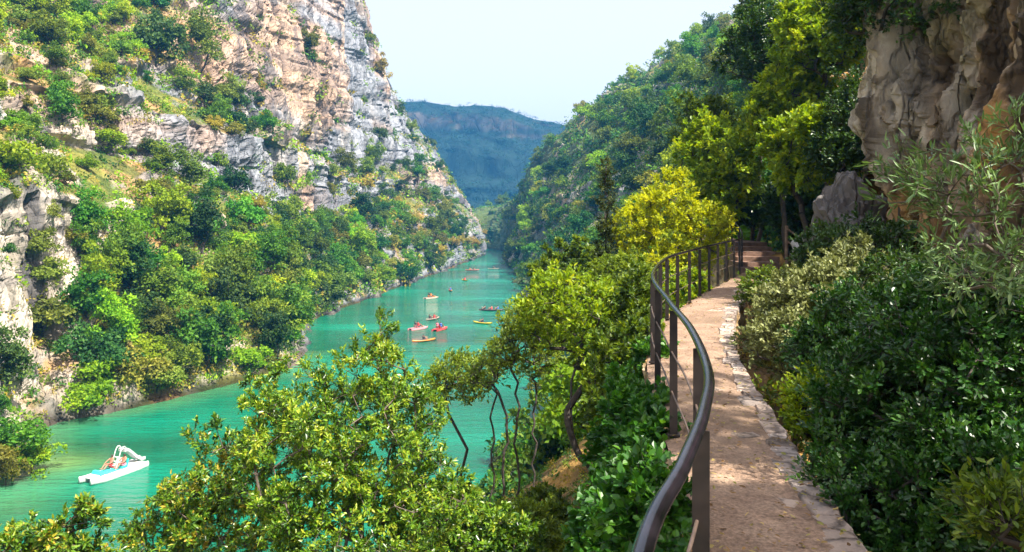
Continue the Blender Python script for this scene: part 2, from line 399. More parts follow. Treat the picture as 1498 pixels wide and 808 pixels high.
RIGHT += [
 fs(38, [(-8,0),(-6,1.5),(4.5,5.5),(12,17),(18,31),(75,85)]),
 fs(46, [(-3.5,0),(-2,1.5),(6,5),(13,17),(21,32),(75,88)]),
 fs(56, [(1.5,0),(3,2),(9,8),(17,20),(28,38),(78,90)]),
 fs(70, [(4,0),(6,3),(13,12),(22,26),(36,50),(80,95)]),
 fs(100,[(8,0),(11,4),(19,18),(28,32),(43,56),(85,98)]),
 fs(150,[(7.5,0),(10,5),(18,17),(27,31),(46,52),(95,84)]),
 fs(200,[(5,0),(8,6),(17,21),(28,37),(48,58),(100,92)]),
 fs(250,[(1.5,0),(4,6),(14,25),(26,43),(46,62),(100,98)]),
 fs(300,[(-.5,0),(2,8),(12,31),(23,51),(40,66),(90,94)]),
 fs(345,[(-2.3,0),(0,8),(7,26),(14,44),(27,58),(80,80)]),
 fs(382,[(-3.5,0),(-2,9),(1.5,22),(6,36),(17,50),(75,72)]),
 far_station([(-8,412,0),(-6,414,10),(-3,417,18),(1,422,26),(10,430,34),(65,450,58)]),
 far_station([(-26,436,0),(-24,439,8),(-20,444,14),(-15,452,19),(-5,465,22),(50,500,34)]),
 far_station([(-75,452,0),(-74,456,8),(-72,462,12),(-68,472,15),(-60,490,17),(-40,540,20)]),
 far_station([(-170,466,0),(-170,470,8),(-170,478,12),(-168,490,15),(-165,510,17),(-160,560,20)]),
]
us = params(None, steps_for(RIGHT, .0046)); vs = params(None, [4, 12, 34, 20, 16, 10, 10, 20, 50, 70, 60])
GR0 = sheet(RIGHT, us, vs)
far_m = sstep(32, 60, GR0[..., 1])
sm = smooth_grid(GR0, 3); GR0 = GR0*(1-far_m[..., None]) + sm*far_m[..., None]
GR = rock_displace(GR0, (.08 + .42*far_m))
NR = grid_normals(GR); PR = GR.reshape(-1, 3)
CR_ = rock_colours(PR, NR.reshape(-1, 3), -.10, .8, .0)
gm = (sstep(.36, .50, fbm(PR, (.06,)*3, 4, 47) + .12*sstep(300, 420, PR[:, 1]))*.85)[:, None]; CR_ = CR_*(1-gm) + ROCKPAL['scrub'][None]*gm
nearmask = (1-sstep(24, 45, PR[:, 1]))[:, None]
duff = np.array([.13,.085,.035])[None]*(.6+.8*fbm(PR, (1.5,)*3, 4, 44))[:, None]
dry = sstep(.52, .6, fbm(PR, (.35,)*3, 3, 45))[:, None]
duff = duff*(1-dry) + np.array([.40,.24,.07])[None]*dry*(.7+.6*fbm(PR, (2.5,)*3, 2, 46))[:, None]
CR_ = CR_*(1-nearmask) + duff*nearmask
shore_dark = (1-sstep(.2, 1.3, PR[:, 2]))[:, None]; CR_ = CR_*(1-shore_dark*.7)  # same darker band low on the right bank
obj("right_hillside", np_mesh("right_hillside", PR, grid_faces(*GR.shape[:2]), False, {"Col": CR_}), M_ROCK)["kind"] = "structure"

# ------------------------------------------------------------------ far ridge closing the canyon
xs = np.linspace(-620, 620, 300); vv = np.linspace(0, 1, 90)
top = np.interp(xs, [-620,-300,-105,-40,30,62,140,300,620], [138,140,146,141,126,120,108,118,125])
GX = np.zeros((300, 90, 3))
GX[..., 0] = xs[:, None]
prof = np.interp(vv, [0,.25,.45,.5,.72,.78,.9,1], [0,.22,.42,.56,.74,.90,1.0,1.03])
run = np.interp(vv, [0,.25,.45,.5,.72,.78,.9,1], [0,60,105,110,150,156,185,330])
GX[..., 1] = 720 + run[None] + .00012*xs[:, None]**2
GX[..., 2] = -2 + prof[None]*(top[:, None]+2)
Pf = GX.reshape(-1, 3).copy()
dsp = (fbm(Pf, (.012,)*3, 4, 61)-.5)*60 + (fbm(Pf, (.05,.05,.02), 4, 66)-.5)*26
Pf[:, 1] += dsp; Pf[:, 2] += (fbm(Pf, (.02,)*3, 4, 62)-.5)*14*np.repeat(np.ones(300), 90)
GXd = Pf.reshape(300, 90, 3); NX = grid_normals(GXd).reshape(-1, 3)
CX = rock_colours(Pf, NX, -.02, .7, .02)
band = sstep(.55, .64, fbm(Pf, (.008, .008, .06), 4, 64))[:, None]*(np.abs(NX[:, 2]) < .75)[:, None]
CX = CX*.16*band + np.array([.008,.024,.020])[None]*(.5+fbm(Pf, (.03,)*3, 4, 67))[:, None]*(1-band)
obj("far_ridge", np_mesh("far_ridge", Pf, grid_faces(300, 90), True, {"Col": CX}), mat_terrain("far_rock", .12, .7, 2.0, .3))["kind"] = "structure"

# ground sheet to the horizon
gv = np.array([[-1500,-800,-3.4],[1500,-800,-3.4],[1500,1500,-3.4],[-1500,1500,-3.4]])
obj("ground", np_mesh("ground", gv, np.array([[0,1,2,3]])), mat_simple("valley_floor", (.10,.11,.05), .95, 0, .3, .02))["kind"] = "structure"

# ------------------------------------------------------------------ river
bank = np.array([s[1][:2] for s in LEFT]); bankR = np.array([s[1][:2] for s in RIGHT])
wy = np.concatenate([np.linspace(-60, 160, 200), np.linspace(161, 480, 120)]); wx = np.linspace(-185, 30, 216)
WX, WY = np.meshgrid(wx, wy, indexing='ij'); PW = np.stack([WX.ravel(), WY.ravel(), np.zeros(WX.size)], 1)
bl = np.interp(PW[:, 1], cr(bank, np.linspace(0, 12, 300))[:, 1], cr(bank, np.linspace(0, 12, 300))[:, 0])
dist = PW[:, 0] - bl
sh = (1-sstep(.5, 6.5, dist + 5*(fbm(PW, (.09,)*3, 3, 71)-.5)))*(PW[:, 1] < 110)
spot = np.exp(-(((PW[:, 0]+34)/3.2)**2 + ((PW[:, 1]-60.5)/2.2)**2))
sh = np.clip(sh*.18 + spot*.34, 0, 1)
def mat_water():
    m, nt, ns, ls = new_mat("river_water")
    out = ns.new('ShaderNodeOutputMaterial'); b = ns.new('ShaderNodeBsdfPrincipled')
    b.inputs['Roughness'].default_value = .09; rn = node(ns, 'ShaderNodeTexNoise'); rn.inputs['Scale'].default_value = .035; rn.inputs['Detail'].default_value = 6; b.inputs['IOR'].default_value = 1.33
    tc = ns.new('ShaderNodeTexCoord'); mp = ns.new('ShaderNodeMapping'); mp.inputs['Scale'].default_value = (.35, 1.0, 1)
    ls.new(tc.outputs['Object'], mp.inputs[0])
    n1 = node(ns, 'ShaderNodeTexNoise'); n1.inputs['Scale'].default_value = .07; n1.inputs['Detail'].default_value = 6; ls.new(mp.outputs[0], n1.inputs['Vector'])
    ls.new(mp.outputs[0], rn.inputs['Vector']); rr = ramp(ns, [(.40, (.04,)*3), (.60, (.17,)*3)]); ls.new(rn.outputs['Fac'], rr.inputs[0]); ls.new(rr.outputs[0], b.inputs['Roughness'])
    r = ramp(ns, [(.34, (0.0, .080, .042)), (.52, (0.0, .13, .072)), (.68, (.0, .19, .118))]); ls.new(n1.outputs['Fac'], r.inputs[0])
    a = node(ns, 'ShaderNodeAttribute', attribute_name='shallow')
    c = mixc(ns, ls, a.outputs['Fac'], r.outputs[0], (.22, .30, .06)); ls.new(c, b.inputs['Base Color'])
    n2 = node(ns, 'ShaderNodeTexNoise'); n2.inputs['Scale'].default_value = 1.1; n2.inputs['Detail'].default_value = 5; n2.inputs['Roughness'].default_value = .62; ls.new(mp.outputs[0], n2.inputs['Vector'])
    n3 = node(ns, 'ShaderNodeTexNoise'); n3.inputs['Scale'].default_value = .16; n3.inputs['Detail'].default_value = 2; ls.new(mp.outputs[0], n3.inputs['Vector'])
    ad = node(ns, 'ShaderNodeMath', operation='MULTIPLY_ADD'); ad.inputs[1].default_value = 2.2; ls.new(n3.outputs['Fac'], ad.inputs[0]); ls.new(n2.outputs['Fac'], ad.inputs[2])
    bp = ns.new('ShaderNodeBump'); bp.inputs['Strength'].default_value = .75; bp.inputs['Distance'].default_value = .42
    ls.new(ad.outputs[0], bp.inputs['Height']); ls.new(bp.outputs[0], b.inputs['Normal']); ls.new(b.outputs[0], out.inputs[0])
    return m
o = obj("water", np_mesh("water", PW, grid_faces(216, 320), True, {"shallow": sh}), mat_water()); o["kind"] = "structure"

# ------------------------------------------------------------------ haze
def haze_box():
    m, nt, ns, ls = new_mat("haze_air"); out = ns.new('ShaderNodeOutputMaterial')
    v = ns.new('ShaderNodeVolumePrincipled'); v.inputs['Color'].default_value = (.08, .42, .95, 1); v.inputs['Density'].default_value = .00034; v.inputs['Anisotropy'].default_value = 0.1
    ls.new(v.outputs[0], out.inputs['Volume'])
    mb = MB(); mb.box((0, 350, 77), (3100, 2400, 164)); o = mb.build("haze", m); o["kind"] = "stuff"
haze_box()

# ------------------------------------------------------------------ path, retaining wall, steps
def mat_path():
    m, nt, ns, ls = new_mat("worn_path")
    out = ns.new('ShaderNodeOutputMaterial'); b = ns.new('ShaderNodeBsdfPrincipled'); b.inputs['Roughness'].default_value = .9; b.inputs['Specular IOR Level'].default_value = .2
    tc = ns.new('ShaderNodeTexCoord')
    n1 = node(ns, 'ShaderNodeTexNoise'); n1.inputs['Scale'].default_value = 2.2; n1.inputs['Detail'].default_value = 8; n1.inputs['Roughness'].default_value = .7
    n2 = node(ns, 'ShaderNodeTexNoise'); n2.inputs['Scale'].default_value = 45; n2.inputs['Detail'].default_value = 5
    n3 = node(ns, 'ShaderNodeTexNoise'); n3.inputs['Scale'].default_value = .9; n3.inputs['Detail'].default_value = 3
    for n in (n1, n2, n3): ls.new(tc.outputs['Object'], n.inputs['Vector'])
    r = ramp(ns, [(.28, (.13, .085, .058)), (.45, (.245, .165, .115)), (.62, (.33, .235, .165)), (.8, (.42, .315, .24))]); ls.new(n1.outputs['Fac'], r.inputs[0])
    g = ramp(ns, [(.35, (.55, .55, .55)), (.65, (1.25, 1.22, 1.2))]); ls.new(n2.outputs['Fac'], g.inputs[0])
    c = mixc(ns, ls, .75, r.outputs[0], g.outputs[0], 'MULTIPLY')
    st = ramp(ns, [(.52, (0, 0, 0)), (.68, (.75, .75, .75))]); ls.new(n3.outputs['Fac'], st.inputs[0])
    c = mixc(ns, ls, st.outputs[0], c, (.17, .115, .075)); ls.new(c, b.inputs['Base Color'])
    vo = node(ns, 'ShaderNodeTexVoronoi'); vo.inputs['Scale'].default_value = 60; ls.new(tc.outputs['Object'], vo.inputs['Vector'])
    ad = node(ns, 'ShaderNodeMath', operation='MULTIPLY_ADD'); ad.inputs[1].default_value = .35; ls.new(vo.outputs['Distance'], ad.inputs[0]); ls.new(n1.outputs['Fac'], ad.inputs[2])
    bp = ns.new('ShaderNodeBump'); bp.inputs['Strength'].default_value = .7; bp.inputs['Distance'].default_value = .03
    ls.new(ad.outputs[0], bp.inputs['Height']); ls.new(bp.outputs[0], b.inputs['Normal']); ls.new(b.outputs[0], out.inputs[0])
    return m
k = RAILC[:, 1] < 24.15
Lc, Rc = RAILC[k], RIGHTC[:k.sum()]
fr = np.linspace(0, 1, 40)
off = np.array([-.07, 0])
GP = np.zeros((len(Lc), 40, 3))
GP[..., :2] = (Lc + off)[:, None]*(1-fr)[None, :, None] + Rc[:, None]*fr[None, :, None]
Pp = GP.reshape(-1, 3); 
edge = (np.abs(np.tile(fr, len(Lc))-.5)*2)**6
Pp[:, 2] = PZ + (fbm(Pp, (2.0,)*3, 4, 81)-.5)*.045 + (fbm(Pp, (9.0,)*3, 3, 82)-.5)*.02 - edge*.02*(1+2*fbm(Pp, (5,)*3, 2, 83))
obj("path", np_mesh("path", Pp, grid_faces(len(Lc), 40), True), mat_path())["kind"] = "structure"

M_STONE = mat_terrain("dry_stone", 5.0, .8, .05, .6)
def rough_stone(mb, c, sx, sy, sz, rz, seed):
    """an irregular slab: rounded polygon prism with a chipped top"""
    rg = np.random.default_rng(seed); n = 10
    th = np.array([0, .62, .78, .94, 1.57, 2.3, 2.45, 3.7, 3.95, 5.5]) + rg.uniform(-.12, .12, n)
    e = 1/np.maximum(np.abs(np.cos(th))**7 + np.abs(np.sin(th))**7, .2)**(1/7)
    e *= rg.uniform(.84, 1.04, n)
    x, y = np.cos(th)*e*sx/2, np.sin(th)*e*sy/2
    ca, sa = math.cos(rz), math.sin(rz)
    rings = []
    for zz, s in ((-sz, 1.0), (0.35*sz*-1, 1.02), (-.08*sz, .98), (0, .90)):
        X, Y = x*s, y*s
        rings.append(np.stack([c[0]+X*ca-Y*sa, c[1]+X*sa+Y*ca, np.full(n, c[2]+zz) + rg.uniform(-.006, .006, n)], 1))
    mb.loft(rings)
wall_root = tag(empty("retaining_wall", (float(Rc[300, 0]), float(Rc[300, 1]), 16.0)), "dry stone retaining wall with flat coping slabs carrying the right edge of the path", "wall")
def child_at_world(o, root):
    o.parent = root; o.matrix_parent_inverse = root.matrix_world.inverted() if False else o.matrix_parent_inverse
    return o
def world_child(name, me, mat, root):
    loc = np.array(root.location)
    co = np.empty(len(me.vertices)*3, np.float32); me.vertices.foreach_get("co", co)
    co = (co.reshape(-1, 3) - loc).astype(np.float32); me.vertices.foreach_set("co", co.ravel()); me.update()
    return obj(name, me, mat, root)
# masonry faces below both edges of the path
for side, C, zlo, nm in ((1, RIGHTC, 15.4, "masonry"), (-1, RAILC - np.array([.06, 0]), 13.0, "masonry")):
    tg = np.gradient(C, axis=0); tg /= np.linalg.norm(tg, axis=1)[:, None]; nr = np.stack([tg[:, 1], -tg[:, 0]], 1)*side
    zz = np.linspace(0, 1, 40)
    G = np.zeros((len(C), 40, 3)); top_z = pz(C[:, 1]) - .03
    G[..., :2] = C[:, None] + nr[:, None]*(.02 + .10*(1-zz))[None, :, None]
    G[..., 2] = zlo + (top_z[:, None]-zlo)*zz[None]
    Pm = G.reshape(-1, 3); nn = np.repeat(nr, 40, 0)
    rr = fbm(Pm, (3.2, 3.2, 5.5), 3, 91); dd = (np.floor(rr*9)/9-.5)*.22 + (fbm(Pm, (14,)*3, 3, 92)-.5)*.05
    Pm[:, :2] += nn*dd[:, None]
    cc = np.array([.40,.31,.20])[None]*(.45+1.1*np.floor(rr*9)[:, None]/9) ; oc = sstep(.5, .62, fbm(Pm, (1.3,)*3, 3, 93))[:, None]
    cc = cc*(1-oc*.7) + np.array([.50,.30,.10])[None]*oc*.7
    world_child(nm, np_mesh(nm, Pm, grid_faces(len(C), 40), False, {"Col": cc}), M_STONE, wall_root)
mb = MB(); s, i = 0.0, 0
seg = np.linalg.norm(np.diff(Rc, axis=0), axis=1); arc = np.concatenate([[0], np.cumsum(seg)])
cols = []
while s < arc[-1]-.4:
    ln = random.uniform(.16, .42); wd = random.uniform(.14, .27)
    x = np.interp(s+ln/2, arc, Rc[:, 0]); y = np.interp(s+ln/2, arc, Rc[:, 1])
    x2 = np.interp(s+ln/2+.1, arc, Rc[:, 0]); y2 = np.interp(s+ln/2+.1, arc, Rc[:, 1]); a = math.atan2(y2-y, x2-x)
    nx, ny = math.sin(a), -math.cos(a); o_ = .05 - wd/2
    n0 = mb.n
    rough_stone(mb, (x+nx*o_, y+ny*o_, PZ+random.uniform(.0, .016)), ln*1.10, wd*1.05, .14, a+random.uniform(-.08, .08), 500+i)
    t = random.uniform(.55, 1.15); h = random.random()
    cols.append(np.tile(np.array([.40,.31,.25])*t*(1-h*.3) + np.array([.42,.42,.44])*t*h*.3, (mb.n-n0, 1)))
    if random.random() < .22:      # a second, smaller slab set further into the path
        n0 = mb.n; o2 = -wd - random.uniform(.0, .18)
        rough_stone(mb, (x+nx*o2, y+ny*o2, PZ+random.uniform(-.008, .004)), random.uniform(.15, .36), random.uniform(.12, .26), .08, a+random.uniform(-.5, .5), 900+i)
        cols.append(np.tile(np.array([.42,.33,.27])*random.uniform(.6, 1.2), (mb.n-n0, 1)))
    s += ln; i += 1
me = np_mesh("coping", np.concatenate(mb.V), [np.concatenate(mb.F4), np.concatenate(mb.F3)], False, {"Col": np.concatenate(cols)})
world_child("coping", me, M_STONE, wall_root)
# fallen leaves and grit on the path
rg = np.random.default_rng(77); n = 1500
yy = 3 + 19*rg.random(n)**1.4; ff = rg.beta(.55, .55, n)
lx = np.array([Lx(a) for a in yy]); rx = np.array([Rx(a) for a in yy])
P_ = np.stack([lx + (rx-lx)*ff, yy, np.full(n, PZ+.028)], 1) + rg.normal(size=(n, 3))*np.array([.03, .03, .004])
LL = np.array([0]); 
def fallen():
    ax = np.stack([np.cos(t_ := rg.random(n)*6.28), np.sin(t_), rg.normal(0, .18, n)], 1)
    nm = np.array([0, 0, 1.0]) + rg.normal(size=(n, 3))*.3
    return leaves_mesh("fallen_leaves", P_, ax, nm, rg.uniform(.018, .055, n), rg.uniform(.01, .026, n), rg.random(n), .2)
# steps
st_root = tag(empty("stone_steps", (8.0, 26, PZ)), "worn stone steps climbing into the shade at the far end of the path", "steps")
M_STEP = mat_simple("step_stone", (.17,.10,.07), .9, 0, .4, 6, .6)
for j in range(6):
    y0 = 24.2 + .7*j; xl, xr = Lx(y0)-.1, Rx(y0)+.05
    m_ = MB(); m_.box(((xl+xr)/2, y0+(.5 if j < 5 else 2.25), PZ+.13*(j+1)-.25), (xr-xl, 1.0 if j < 5 else 4.5, .5), rz=.03*random.uniform(-1, 1)); world_child("step", m_.mesh("step"), M_STEP, st_root)

# ------------------------------------------------------------------ railings
M_METAL = mat_simple("rusty_painted_steel", (.012,.009,.013), .20, .0, .5, 14, .06, .32)
M_METAL2 = mat_simple("brown_steel_bar", (.026,.019,.017), .5, .3, .45, 10, .2)
M_METAL3 = mat_simple("rusted_rod", (.085,.058,.045), .6, .2, .4, 12, .2)
kk = (RAILC[:, 1] > -1.5) & (RAILC[:, 1] < 30)
RC = RAILC[kk]; rz_ = np.interp(RC[:, 1], [0, 24.2, 29], [PZ, PZ, PZ+.78])
rail_root = tag(empty("metal_railing", (float(RC[0, 0]), float(RC[0, 1]), PZ)), "curving dark metal railing along the river side of the path", "railing")
HR = np.column_stack([RC, rz_+1.04])
m_ = MB(); m_.tube(HR, .0245, 14); world_child("handrail", m_.mesh("handrail", True), M_METAL, rail_root)
for h in (.36, .68):
    m_ = MB(); m_.tube(np.column_stack([RC + np.array([-.015, 0]), rz_+h]), .0075, 8); world_child("rail", m_.mesh("rail", True), M_METAL3, rail_root)
arc = np.concatenate([[0], np.cumsum(np.linalg.norm(np.diff(RC, axis=0), axis=1))])
s0 = float(np.interp(2.80, RC[:, 1], arc)) - 2*1.75
y_at = lambda q: float(np.interp(q, arc, RC[:, 1]))
while s0 < arc[-1]:
    if s0 >= 0:
        x, y, z = (float(np.interp(s0, arc, q)) for q in (RC[:, 0], RC[:, 1], rz_))
        x2, y2 = float(np.interp(s0+.05, arc, RC[:, 0])), float(np.interp(s0+.05, arc, RC[:, 1]))
        m_ = MB(); a = math.atan2(y2-y, x2-x)
        m_.box((x, y, z+.45), (.013, .062, 1.12), a); m_.box((x, y, z+.012), (.09, .10, .012), a)
        world_child("post", m_.mesh("post"), M_METAL2, rail_root)
    s0 += 1.80 if y_at(s0) < 7 else 1.35
r2 = tag(empty("wooden_railing", (8.6, 25.3, PZ)), "short rustic railing on the cliff side at the bend of the path", "railing")
M_WOOD = mat_simple("weathered_wood", (.22,.15,.11), .8, 0, .4, 9, .4)
for (x, y, zz, hh) in ((8.72, 25.3, 17.45, 1.15), (9.65, 25.0, 17.1, .75)):
    m_ = MB(); m_.tube([(x, y, zz-.5), (x, y, zz+hh)], .055, 8); world_child("post", m_.mesh("post"), M_WOOD, r2)
for (za, zb) in ((18.5, 17.75), (18.1, 17.35)):
    m_ = MB(); m_.tube([(8.72, 25.2, za), (9.1, 25.12, (za+zb)/2+.06), (9.75, 24.95, zb)], .03, 6); world_child("rail", m_.mesh("rail"), M_WOOD, r2)

# ------------------------------------------------------------------ near cliff on the right
nv = 220; nu = 620
Cc = cr(CLIFF, np.linspace(0, len(CLIFF)-1, nu))
tg = np.gradient(Cc, axis=0); tg /= np.linalg.norm(tg, axis=1)[:, None]; nr = np.stack([-tg[:, 1], tg[:, 0]], 1)
v = np.linspace(0, 1, nv)
offs = np.interp(v, [0,.12,.3,.42,.6,.8,.92,1], [.25,.2,.10,.12,.15,.0,-.5,-2.2])     # outwards bulge
zz = np.interp(v, [0,.12,.3,.42,.6,.8,.92,1], [16.2,17.2,18.6,19.6,21.2,23.2,24.1,24.5])
G = np.zeros((nu, nv, 3)); G[..., :2] = Cc[:, None] + nr[:, None]*offs[None, :, None]; G[..., 2] = zz[None]
N = grid_normals(G)
if (N[..., 0]).mean() > 0: N = -N
P = G.reshape(-1, 3); Nf = N.reshape(-1, 3)
D = (fbm(P, (.35,.35,.16), 4, 101)-.5)*2.2 + (np.floor(fbm(P, (.8,.8,.4), 3, 102)*12)/12-.5)*1.3 + (fbm(P, (2.2,2.2,.6), 4, 103)-.5)*.8 + (np.floor(fbm(P, (2.6,2.6,1.5), 2, 105)*8)/8-.5)*.35 + (fbm(P, (7,7,4), 4, 104)-.5)*.30 + (fbm(P, (3.,3.,.25), 3, 107)-.5)*.55
vk = 1-sstep(0, .12, np.abs(fbm(P, (.7,.7,.07), 4, 151)-.5)*2); D = D - vk*.38
P = P + Nf*D[:, None]
st = fbm(P, (1.2,1.2,.12), 4, 111); bg_ = fbm(P, (.35,.35,.25), 3, 112)
c = np.array([.36,.255,.155])[None]*(1-sstep(.42,.6,st))[:, None] + np.array([.52,.46,.37])[None]*sstep(.42,.6,st)[:, None]
o_ = sstep(.47,.63, bg_ + .10*(1-sstep(19.2, 21.5, P[:, 2])))[:, None]*.9; c = c*(1-o_) + np.array([.46,.25,.08])[None]*o_
d_ = sstep(.50,.62, fbm(P, (1.5,1.5,.18), 4, 113))[:, None]*.85; c = c*(1-d_) + np.array([.07,.05,.032])[None]*d_
ol = sstep(.53,.64, fbm(P, (1.0,1.0,.6), 3, 114))[:, None]*.6; c = c*(1-ol) + np.array([.17,.15,.045])[None]*ol
obj("cliff", np_mesh("cliff", P, grid_faces(nu, nv), False, {"Col": c*((.42+.95*fbm(P, (4.5,4.5,.9), 4, 116))*(1-.45*vk))[:, None]}), mat_terrain("near_rock", 3.2, .9, .10, .4))["kind"] = "structure"

def boulder(name, c, r, label, seed, col=(.38,.37,.38)):
    n, m = 48, 28
    th, ph = np.meshgrid(np.linspace(0, 2*math.pi, n), np.linspace(.02, math.pi-.02, m), indexing='ij')
    V = np.stack([np.cos(th)*np.sin(ph), np.sin(th)*np.sin(ph), np.cos(ph)], -1).reshape(-1, 3)
    q = V*1.3 + seed
    d = 1 + (np.floor(fbm(q, (1.1,)*3, 2, seed)*7)/7-.5)*.8 + (fbm(q, (4,)*3, 3, seed+1)-.5)*.3
    V = V*d[:, None]*np.array(r)
    cc = np.array(col)[None]*(.6+.8*fbm(V, (2.,)*3, 3, seed+2))[:, None]
    o = obj(name, np_mesh(name, V, grid_faces(n, m), False, {"Col": cc}), bpy.data.materials["near_rock"], None, c)
    return tag(o, label, "rock")

# ------------------------------------------------------------------ height look-up
def bvh_of(G, s=2):
    H = G[::s, ::s]; F = grid_faces(*H.shape[:2])
    return BVHTree.FromPolygons([tuple(p) for p in H.reshape(-1, 3)], [tuple(f) for f in F])
BV_L, BV_R = bvh_of(GL, 3), bvh_of(GR, 2)
def ground(x, y, lo=-4):
    best = lo
    for b in (BV_L, BV_R):
        h = b.ray_cast(Vector((x, y, 300)), Vector((0, 0, -1)))
        if h[0] is not None: best = max(best, h[0].z)
    return best
EYE = Vector((0, 0, CAMZ))
def seen(p, tol=3.0):
    v = Vector(p) - EYE; L = v.length; v.normalize()
    for b in (BV_L, BV_R):
        h = b.ray_cast(EYE + v*3, v, L)
        if h[0] is not None and (h[3] + 3) < L - tol: return False
    return True

# ------------------------------------------------------------------ foliage builders
def rand_dirs(rg, n):
    d = rg.normal(size=(n, 3)); return d / (np.linalg.norm(d, axis=1)[:, None]+1e-9)
def leaves_mesh(name, pos, axis, nrm, ln, wd, tint, fold=.18, detail=2):
    """pointed leaves; detail 2: six-cornered folded leaf, 1: diamond"""
    n = len(pos)
    axis = axis/(np.linalg.norm(axis, axis=1)[:, None]+1e-9)
    side = np.cross(axis, nrm); side /= np.linalg.norm(side, axis=1)[:, None]+1e-9
    up = np.cross(side, axis)
    L, W = ln[:, None], wd[:, None]
    if detail == 2:
        V = np.stack([pos, pos+axis*L*.30+side*W*.5+up*W*fold, pos+axis*L*.68+side*W*.42+up*W*fold*.7, pos+axis*L,
                      pos+axis*L*.68-side*W*.42+up*W*fold*.7, pos+axis*L*.30-side*W*.5+up*W*fold], 1).reshape(-1, 3)
        b = np.arange(n)[:, None]*6
        F = np.concatenate([b+np.array([[0,1,2,3]]), b+np.array([[0,3,4,5]])]); k = 6
    else:
        V = np.stack([pos, pos+axis*L*.45+side*W*.5+up*W*fold, pos+axis*L, pos+axis*L*.45-side*W*.5+up*W*fold], 1).reshape(-1, 3)
        F = np.arange(n)[:, None]*4 + np.array([[0,1,2,3]]); k = 4
    return np_mesh(name, V, F, False, {"tint": np.repeat(np.clip(tint, 0, 1), k)})

def edge_tubes(A, B, ra, rb, n=4):
    """one tapered prism per edge, vectorised"""
    T = B-A; T = T/(np.linalg.norm(T, axis=1)[:, None]+1e-9)
    ref = np.where((np.abs(T[:, 2]) > .85)[:, None], np.array([[1., 0, 0]]), np.array([[0, 0, 1.]]))
    X = np.cross(T, ref); X /= np.linalg.norm(X, axis=1)[:, None]+1e-9; Y = np.cross(X, T)
    th = np.linspace(0, 2*math.pi, n, endpoint=False)
    rg = np.cos(th)[None, :, None]*X[:, None] + np.sin(th)[None, :, None]*Y[:, None]
    V = np.stack([A[:, None]+rg*ra[:, None, None], B[:, None]+rg*rb[:, None, None]], 1).reshape(-1, 3)
    q = np.arange(n); f = np.stack([q, (q+1) % n, n+(q+1) % n, n+q], 1)
    F = (np.arange(len(A))[:, None, None]*2*n + f[None]).reshape(-1, 4)
    return V, F

def skeleton(base, tips, rg, trunk_to=None, r_tip=.004, r_pow=.46, wob=.12, hold=.35):
    nodes = [np.array(base, float)]; par = [-1]
    if trunk_to is not None:
        for q in trunk_to: par.append(len(nodes)-1); nodes.append(np.array(q, float))
    start = np.array(nodes[-1])
    order = np.argsort(np.linalg.norm(tips-start, axis=1))
    tipi = []
    base_n = 0 if trunk_to is None else max(1, int(len(trunk_to)*hold))
    for t in order:
        p = tips[t]; N = np.array(nodes[base_n:]) ; d = np.linalg.norm(N-p, axis=1)
        pen = np.where(N[:, 2] > p[2]+.02, .6*d, 0)
        j = int(np.argmin(d+pen)) + base_n
        a = nodes[j]; L = np.linalg.norm(p-a); k = max(1, min(4, int(L/.35)+1)); prev = j
        for s in range(1, k+1):
            f = s/k; q = a+(p-a)*f
            if s < k: q = q + rg.normal(size=3)*wob*L*.5 + np.array([0, 0, L*.10*math.sin(f*math.pi)])
            nodes.append(q); par.append(prev); prev = len(nodes)-1
        tipi.append(prev)
    nodes, par = np.array(nodes), np.array(par)
    cnt = np.zeros(len(nodes)); cnt[tipi] += 1
    for i in range(len(nodes)-1, 0, -1): cnt[par[i]] += cnt[i]
    rad = r_tip*np.maximum(cnt, 1)**r_pow
    return nodes, par, rad, np.array(tipi)

def lobes_points(lobes, n, rg, shell=.55):
    """points in a set of ellipsoids, biased outwards, kept apart"""
    vol = np.array([np.prod(l[1]) for l in lobes])**(.8); vol /= vol.sum()
    out = []
    for (c, r), fr in zip(lobes, vol):
        k = max(3, int(round(n*fr)))
        d = rand_dirs(rg, k); rr = rg.random(k)**(1/3); rr = shell*np.maximum(rr, rg.random(k)**.25) + (1-shell)*rr
        out.append(np.array(c)+d*rr[:, None]*np.array(r))
    return np.concatenate(out)

